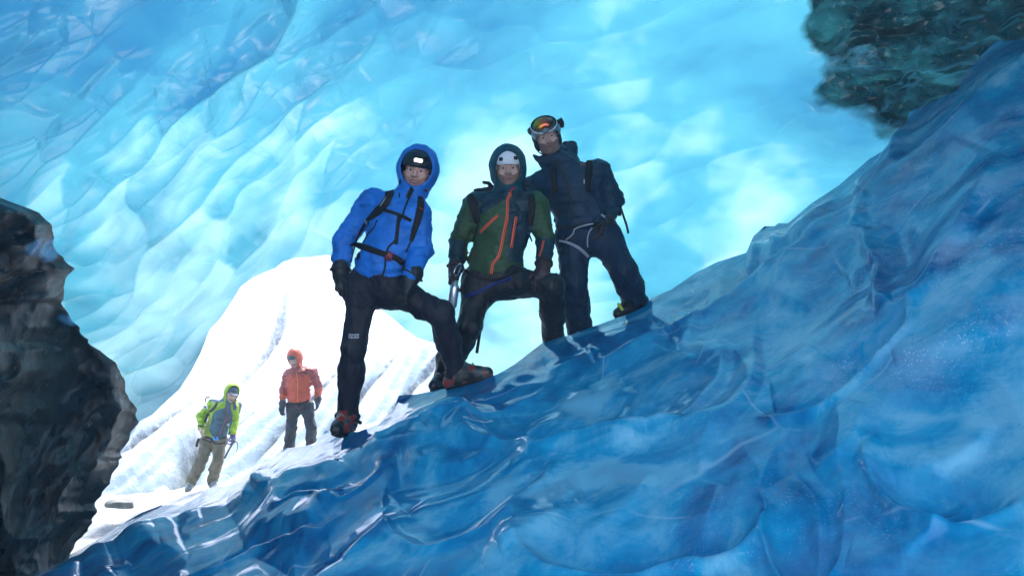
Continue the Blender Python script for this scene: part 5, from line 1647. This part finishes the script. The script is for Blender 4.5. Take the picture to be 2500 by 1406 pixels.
def climber_red():
    p = Person(12.0, 'climber in red orange hooded jacket and dark trousers, looking down outside the cave', dict(
        neck=(724, 902), pelvis=(731, 978), sho_l=(703, 914, .03), sho_r=(762, 908, .0), elb_l=(692, 950, .03), wri_l=(690, 982, -.06),
        elb_r=(777, 944, .03), wri_r=(775, 972, -.04), hip_l=(716, 992), hip_r=(747, 992), kne_l=(711, 1046, -.05), ank_l=(706, 1096, .03),
        kne_r=(760, 1045, -.05), ank_r=(759, 1093, .03)), head_frame(-6, -10, 26), (719, 876), .009)
    p.toe = {'l': nrm(np.array([-.25, -1, -.1])), 'r': nrm(np.array([.25, -1, -.1]))}
    p.sole = {'l': UPV.copy(), 'r': UPV.copy()}
    p.body(SKIN)
    p.face(plain('brown_hair', (.09, .05, .03), .7, vary=.3, bscale=160), True, False, None)
    orange = cloth('orange_red_shell', (.60, .085, .040), .5, .35, vary=.12, bump=.7)
    maroon = cloth('brick_shell', (.33, .055, .050), .5, .35, vary=.15, bump=.6)
    def pick(c):
        x, y, z = proj(c)
        m = (y < 917 + 4 * np.sin(x * .3)).astype(int)
        arm = (x < 699 + .0 * y) & (y < 960) | (x > 765) & (y < 946) | (x > 758) & (x <= 765) & (y < 935)
        m[arm] = 1
        m[y < 895] = 0
        return m
    hood = hood_shape(p, (.0, .018, -.03), (.118, .160, .142), (-.01, -.012, .150), (.092, .120, .15))
    jk = p.jacket([orange, maroon], pick, amp=.013, hood=hood, seed=91, collar=[(rc(p.J['neck'], p.h(0, -.13, -.03), .09, .085), .05)], hem_drop=.03, chest=.20, belly=.185, depth=.145, arm=(.088, .072, .060), vox=.0085)
    tz = p.trousers(cloth('slate_trousers', (.012, .018, .034), .65, .3), thigh=.105, knee=.092, cuff=.088, seed=93, amp=.012, vox=.0095)
    p.bvh()
    cap = add_helmet(p, 'helmet', plain('slate_helmet', (.03, .06, .08), .4), (0, .05, -.005), (.100, .088, .118), .022, -.02, .007)
    px_strap(p, jk, 'zip', [(723, 904), (726, 925), (727, 950), (726, 981)], 1.4, plain('zip_amber', (.8, .30, .06), .5), .008)
    px_strap(p, jk, 'pocket_zip', [(738, 908), (745, 910), (750, 914)], 1.4, STRAP, .006)
    glove = plain('slate_glove', (.020, .026, .045), .6, vary=.3)
    p.gloves({'l': ((W(689, 990, 11.92), W(687, 1012, 11.88) - W(689, 990, 11.92), np.array([.7, -.3, 0]), np.array([.3, -1, 0])), dict(r=1.25, curl=.45)),
              'r': ((W(776, 980, 11.94), W(774, 1002, 11.90) - W(776, 980, 11.94), np.array([-.7, -.3, 0]), np.array([-.3, -1, 0])), dict(r=1.25, curl=.5))}, glove, vox=.008, cuff_m=STRAPG)
    p.boots(plain('boot_dark', (.014, .016, .018), .45), RUBBER, None, METAL, vox=.010, size=1.05, crampon=False)
    px_strap(p, p.root, 'harness_belt', [(700, 986), (715, 988), (731, 988), (748, 985), (766, 982)], 3.5, STRAP, .012)
    px_strap(p, p.root, 'harness_leg_loop', [(722, 988), (724, 997), (733, 999), (740, 990)], 2.5, plain('harness_maroon', (.12, .02, .03), .6), .012)
    return p

PEOPLE = [climber_blue(), climber_green(), climber_goggles(), climber_lime(), climber_red()]

# ------------------------------------------------------------------ things they carry
def lathe(name, a, b, prof, mat, parent, sides=20):
    """profile [(t along a-b, radius)]"""
    a, b = np.asarray(a), np.asarray(b)
    ax = nrm(b - a); u = nrm(np.cross(ax, [0.2, 1, 0.1])); v = np.cross(ax, u)
    L = np.linalg.norm(b - a)
    V = [a + ax * L * t + (u * math.cos(q) + v * math.sin(q)) * r for t, r in prof for q in np.linspace(0, 2 * math.pi, sides, endpoint=False)]
    m = len(prof); idx = np.arange(m * sides).reshape(m, sides)
    F = np.stack([idx[:-1], np.roll(idx[:-1], -1, 1), np.roll(idx[1:], -1, 1), idx[1:]], -1).reshape(-1, 4)
    return new_mesh(name, np.array(V), [F, np.array([list(range(sides))[::-1]]), np.array([list(range((m - 1) * sides, m * sides))])], mat, parent)

def water_bottle():
    top, bot = W(1112, 684, 4.86), W(1103, 749, 4.86)
    root = empty('water_bottle', bot, 'brushed steel water bottle hanging at the green climber\'s hip', 'bottle')
    st = plain('brushed_steel', (.72, .76, .78), .30, .8, bscale=200, bump=.03)
    lathe('bottle_body', bot, top, [(0, .020), (.0, .028), (.03, .0315), (.70, .0315), (.78, .029), (.84, .021), (1.0, .0195)], st, root)
    up = nrm(top - bot)
    lathe('cap', top, top + up * .03, [(0, .0215), (.1, .0225), (.9, .0225), (1.0, .019)], RUBBER, root)
    lathe('base_ring', bot - up * .006, bot, [(0, .024), (.5, .027), (1, .027)], plain('base_dark', (.05, .055, .06), .5), root)
    cb = plain('carabiner_grey', (.62, .66, .72), .25, 1.0)
    tube('carabiner', [top + up * .03, W(1108, 668, 4.84), W(1112, 656, 4.84), W(1120, 646, 4.83), W(1125, 645, 4.83), W(1124, 655, 4.84), W(1117, 672, 4.85), top + up * .032], .0045, cb, root)
water_bottle()

def ice_axe():
    a, b = W(573, 1074, 11.74), W(548, 1118, 11.80)
    root = empty('ice_axe', b, 'short ice axe held low in the purple glove of the lime-jacketed climber', 'ice axe')
    tube('shaft', [a, (a + b) / 2 + np.array([0, 0, .01]), b], .016, plain('axe_shaft', (.05, .045, .06), .5), root)
    tube('pick', [a, W(579, 1080, 11.70), W(580, 1092, 11.68), W(577, 1102, 11.68)], .012, DARKMETAL, root, taper=.3)
    tube('adze', [a, W(566, 1074, 11.76), W(560, 1078, 11.76)], .014, DARKMETAL, root)
    tube('spike', [b, W(545, 1123, 11.80)], .012, METAL, root, taper=.2)
    tube('leash', [a, W(562, 1084, 11.74), W(556, 1082, 11.74), W(553, 1076, 11.78)], .010, plain('leash_purple', (.12, .07, .30), .6), root)
ice_axe()

# ------------------------------------------------------------------ small rocks melted out on the snow by the mouth
def stone(px, py, d, size, seed, label):
    c = W(px, py, d)
    rng = np.random.default_rng(seed)
    f = ell(c, size)
    cuts = [(nrm(rng.normal(0, 1, 3)), rng.uniform(.55, .85)) for _ in range(9)]
    def g(P):
        e = f(P)
        q = (P - c.astype(np.float32)) / np.asarray(size, np.float32)
        for n, o in cuts:
            e = np.maximum(e, (q @ n.astype(np.float32) - o) * min(size))
        return e + .012 * vnoise(P * 9, seed)
    V, Q = nets(g, c - np.array(size) * 1.2, c + np.array(size) * 1.2, max(size) / 16)
    ob = new_mesh('stone', V, Q, plain('grey_stone', (.13, .13, .125), .8, vary=.45, bscale=12, bump=.6), None, False)
    ob['label'] = label; ob['category'] = 'stone'
    return ob
stone(297, 1229, 10.6, (.21, .24, .09), 3, 'flat grey stone half sunk in the snow at the cave mouth')
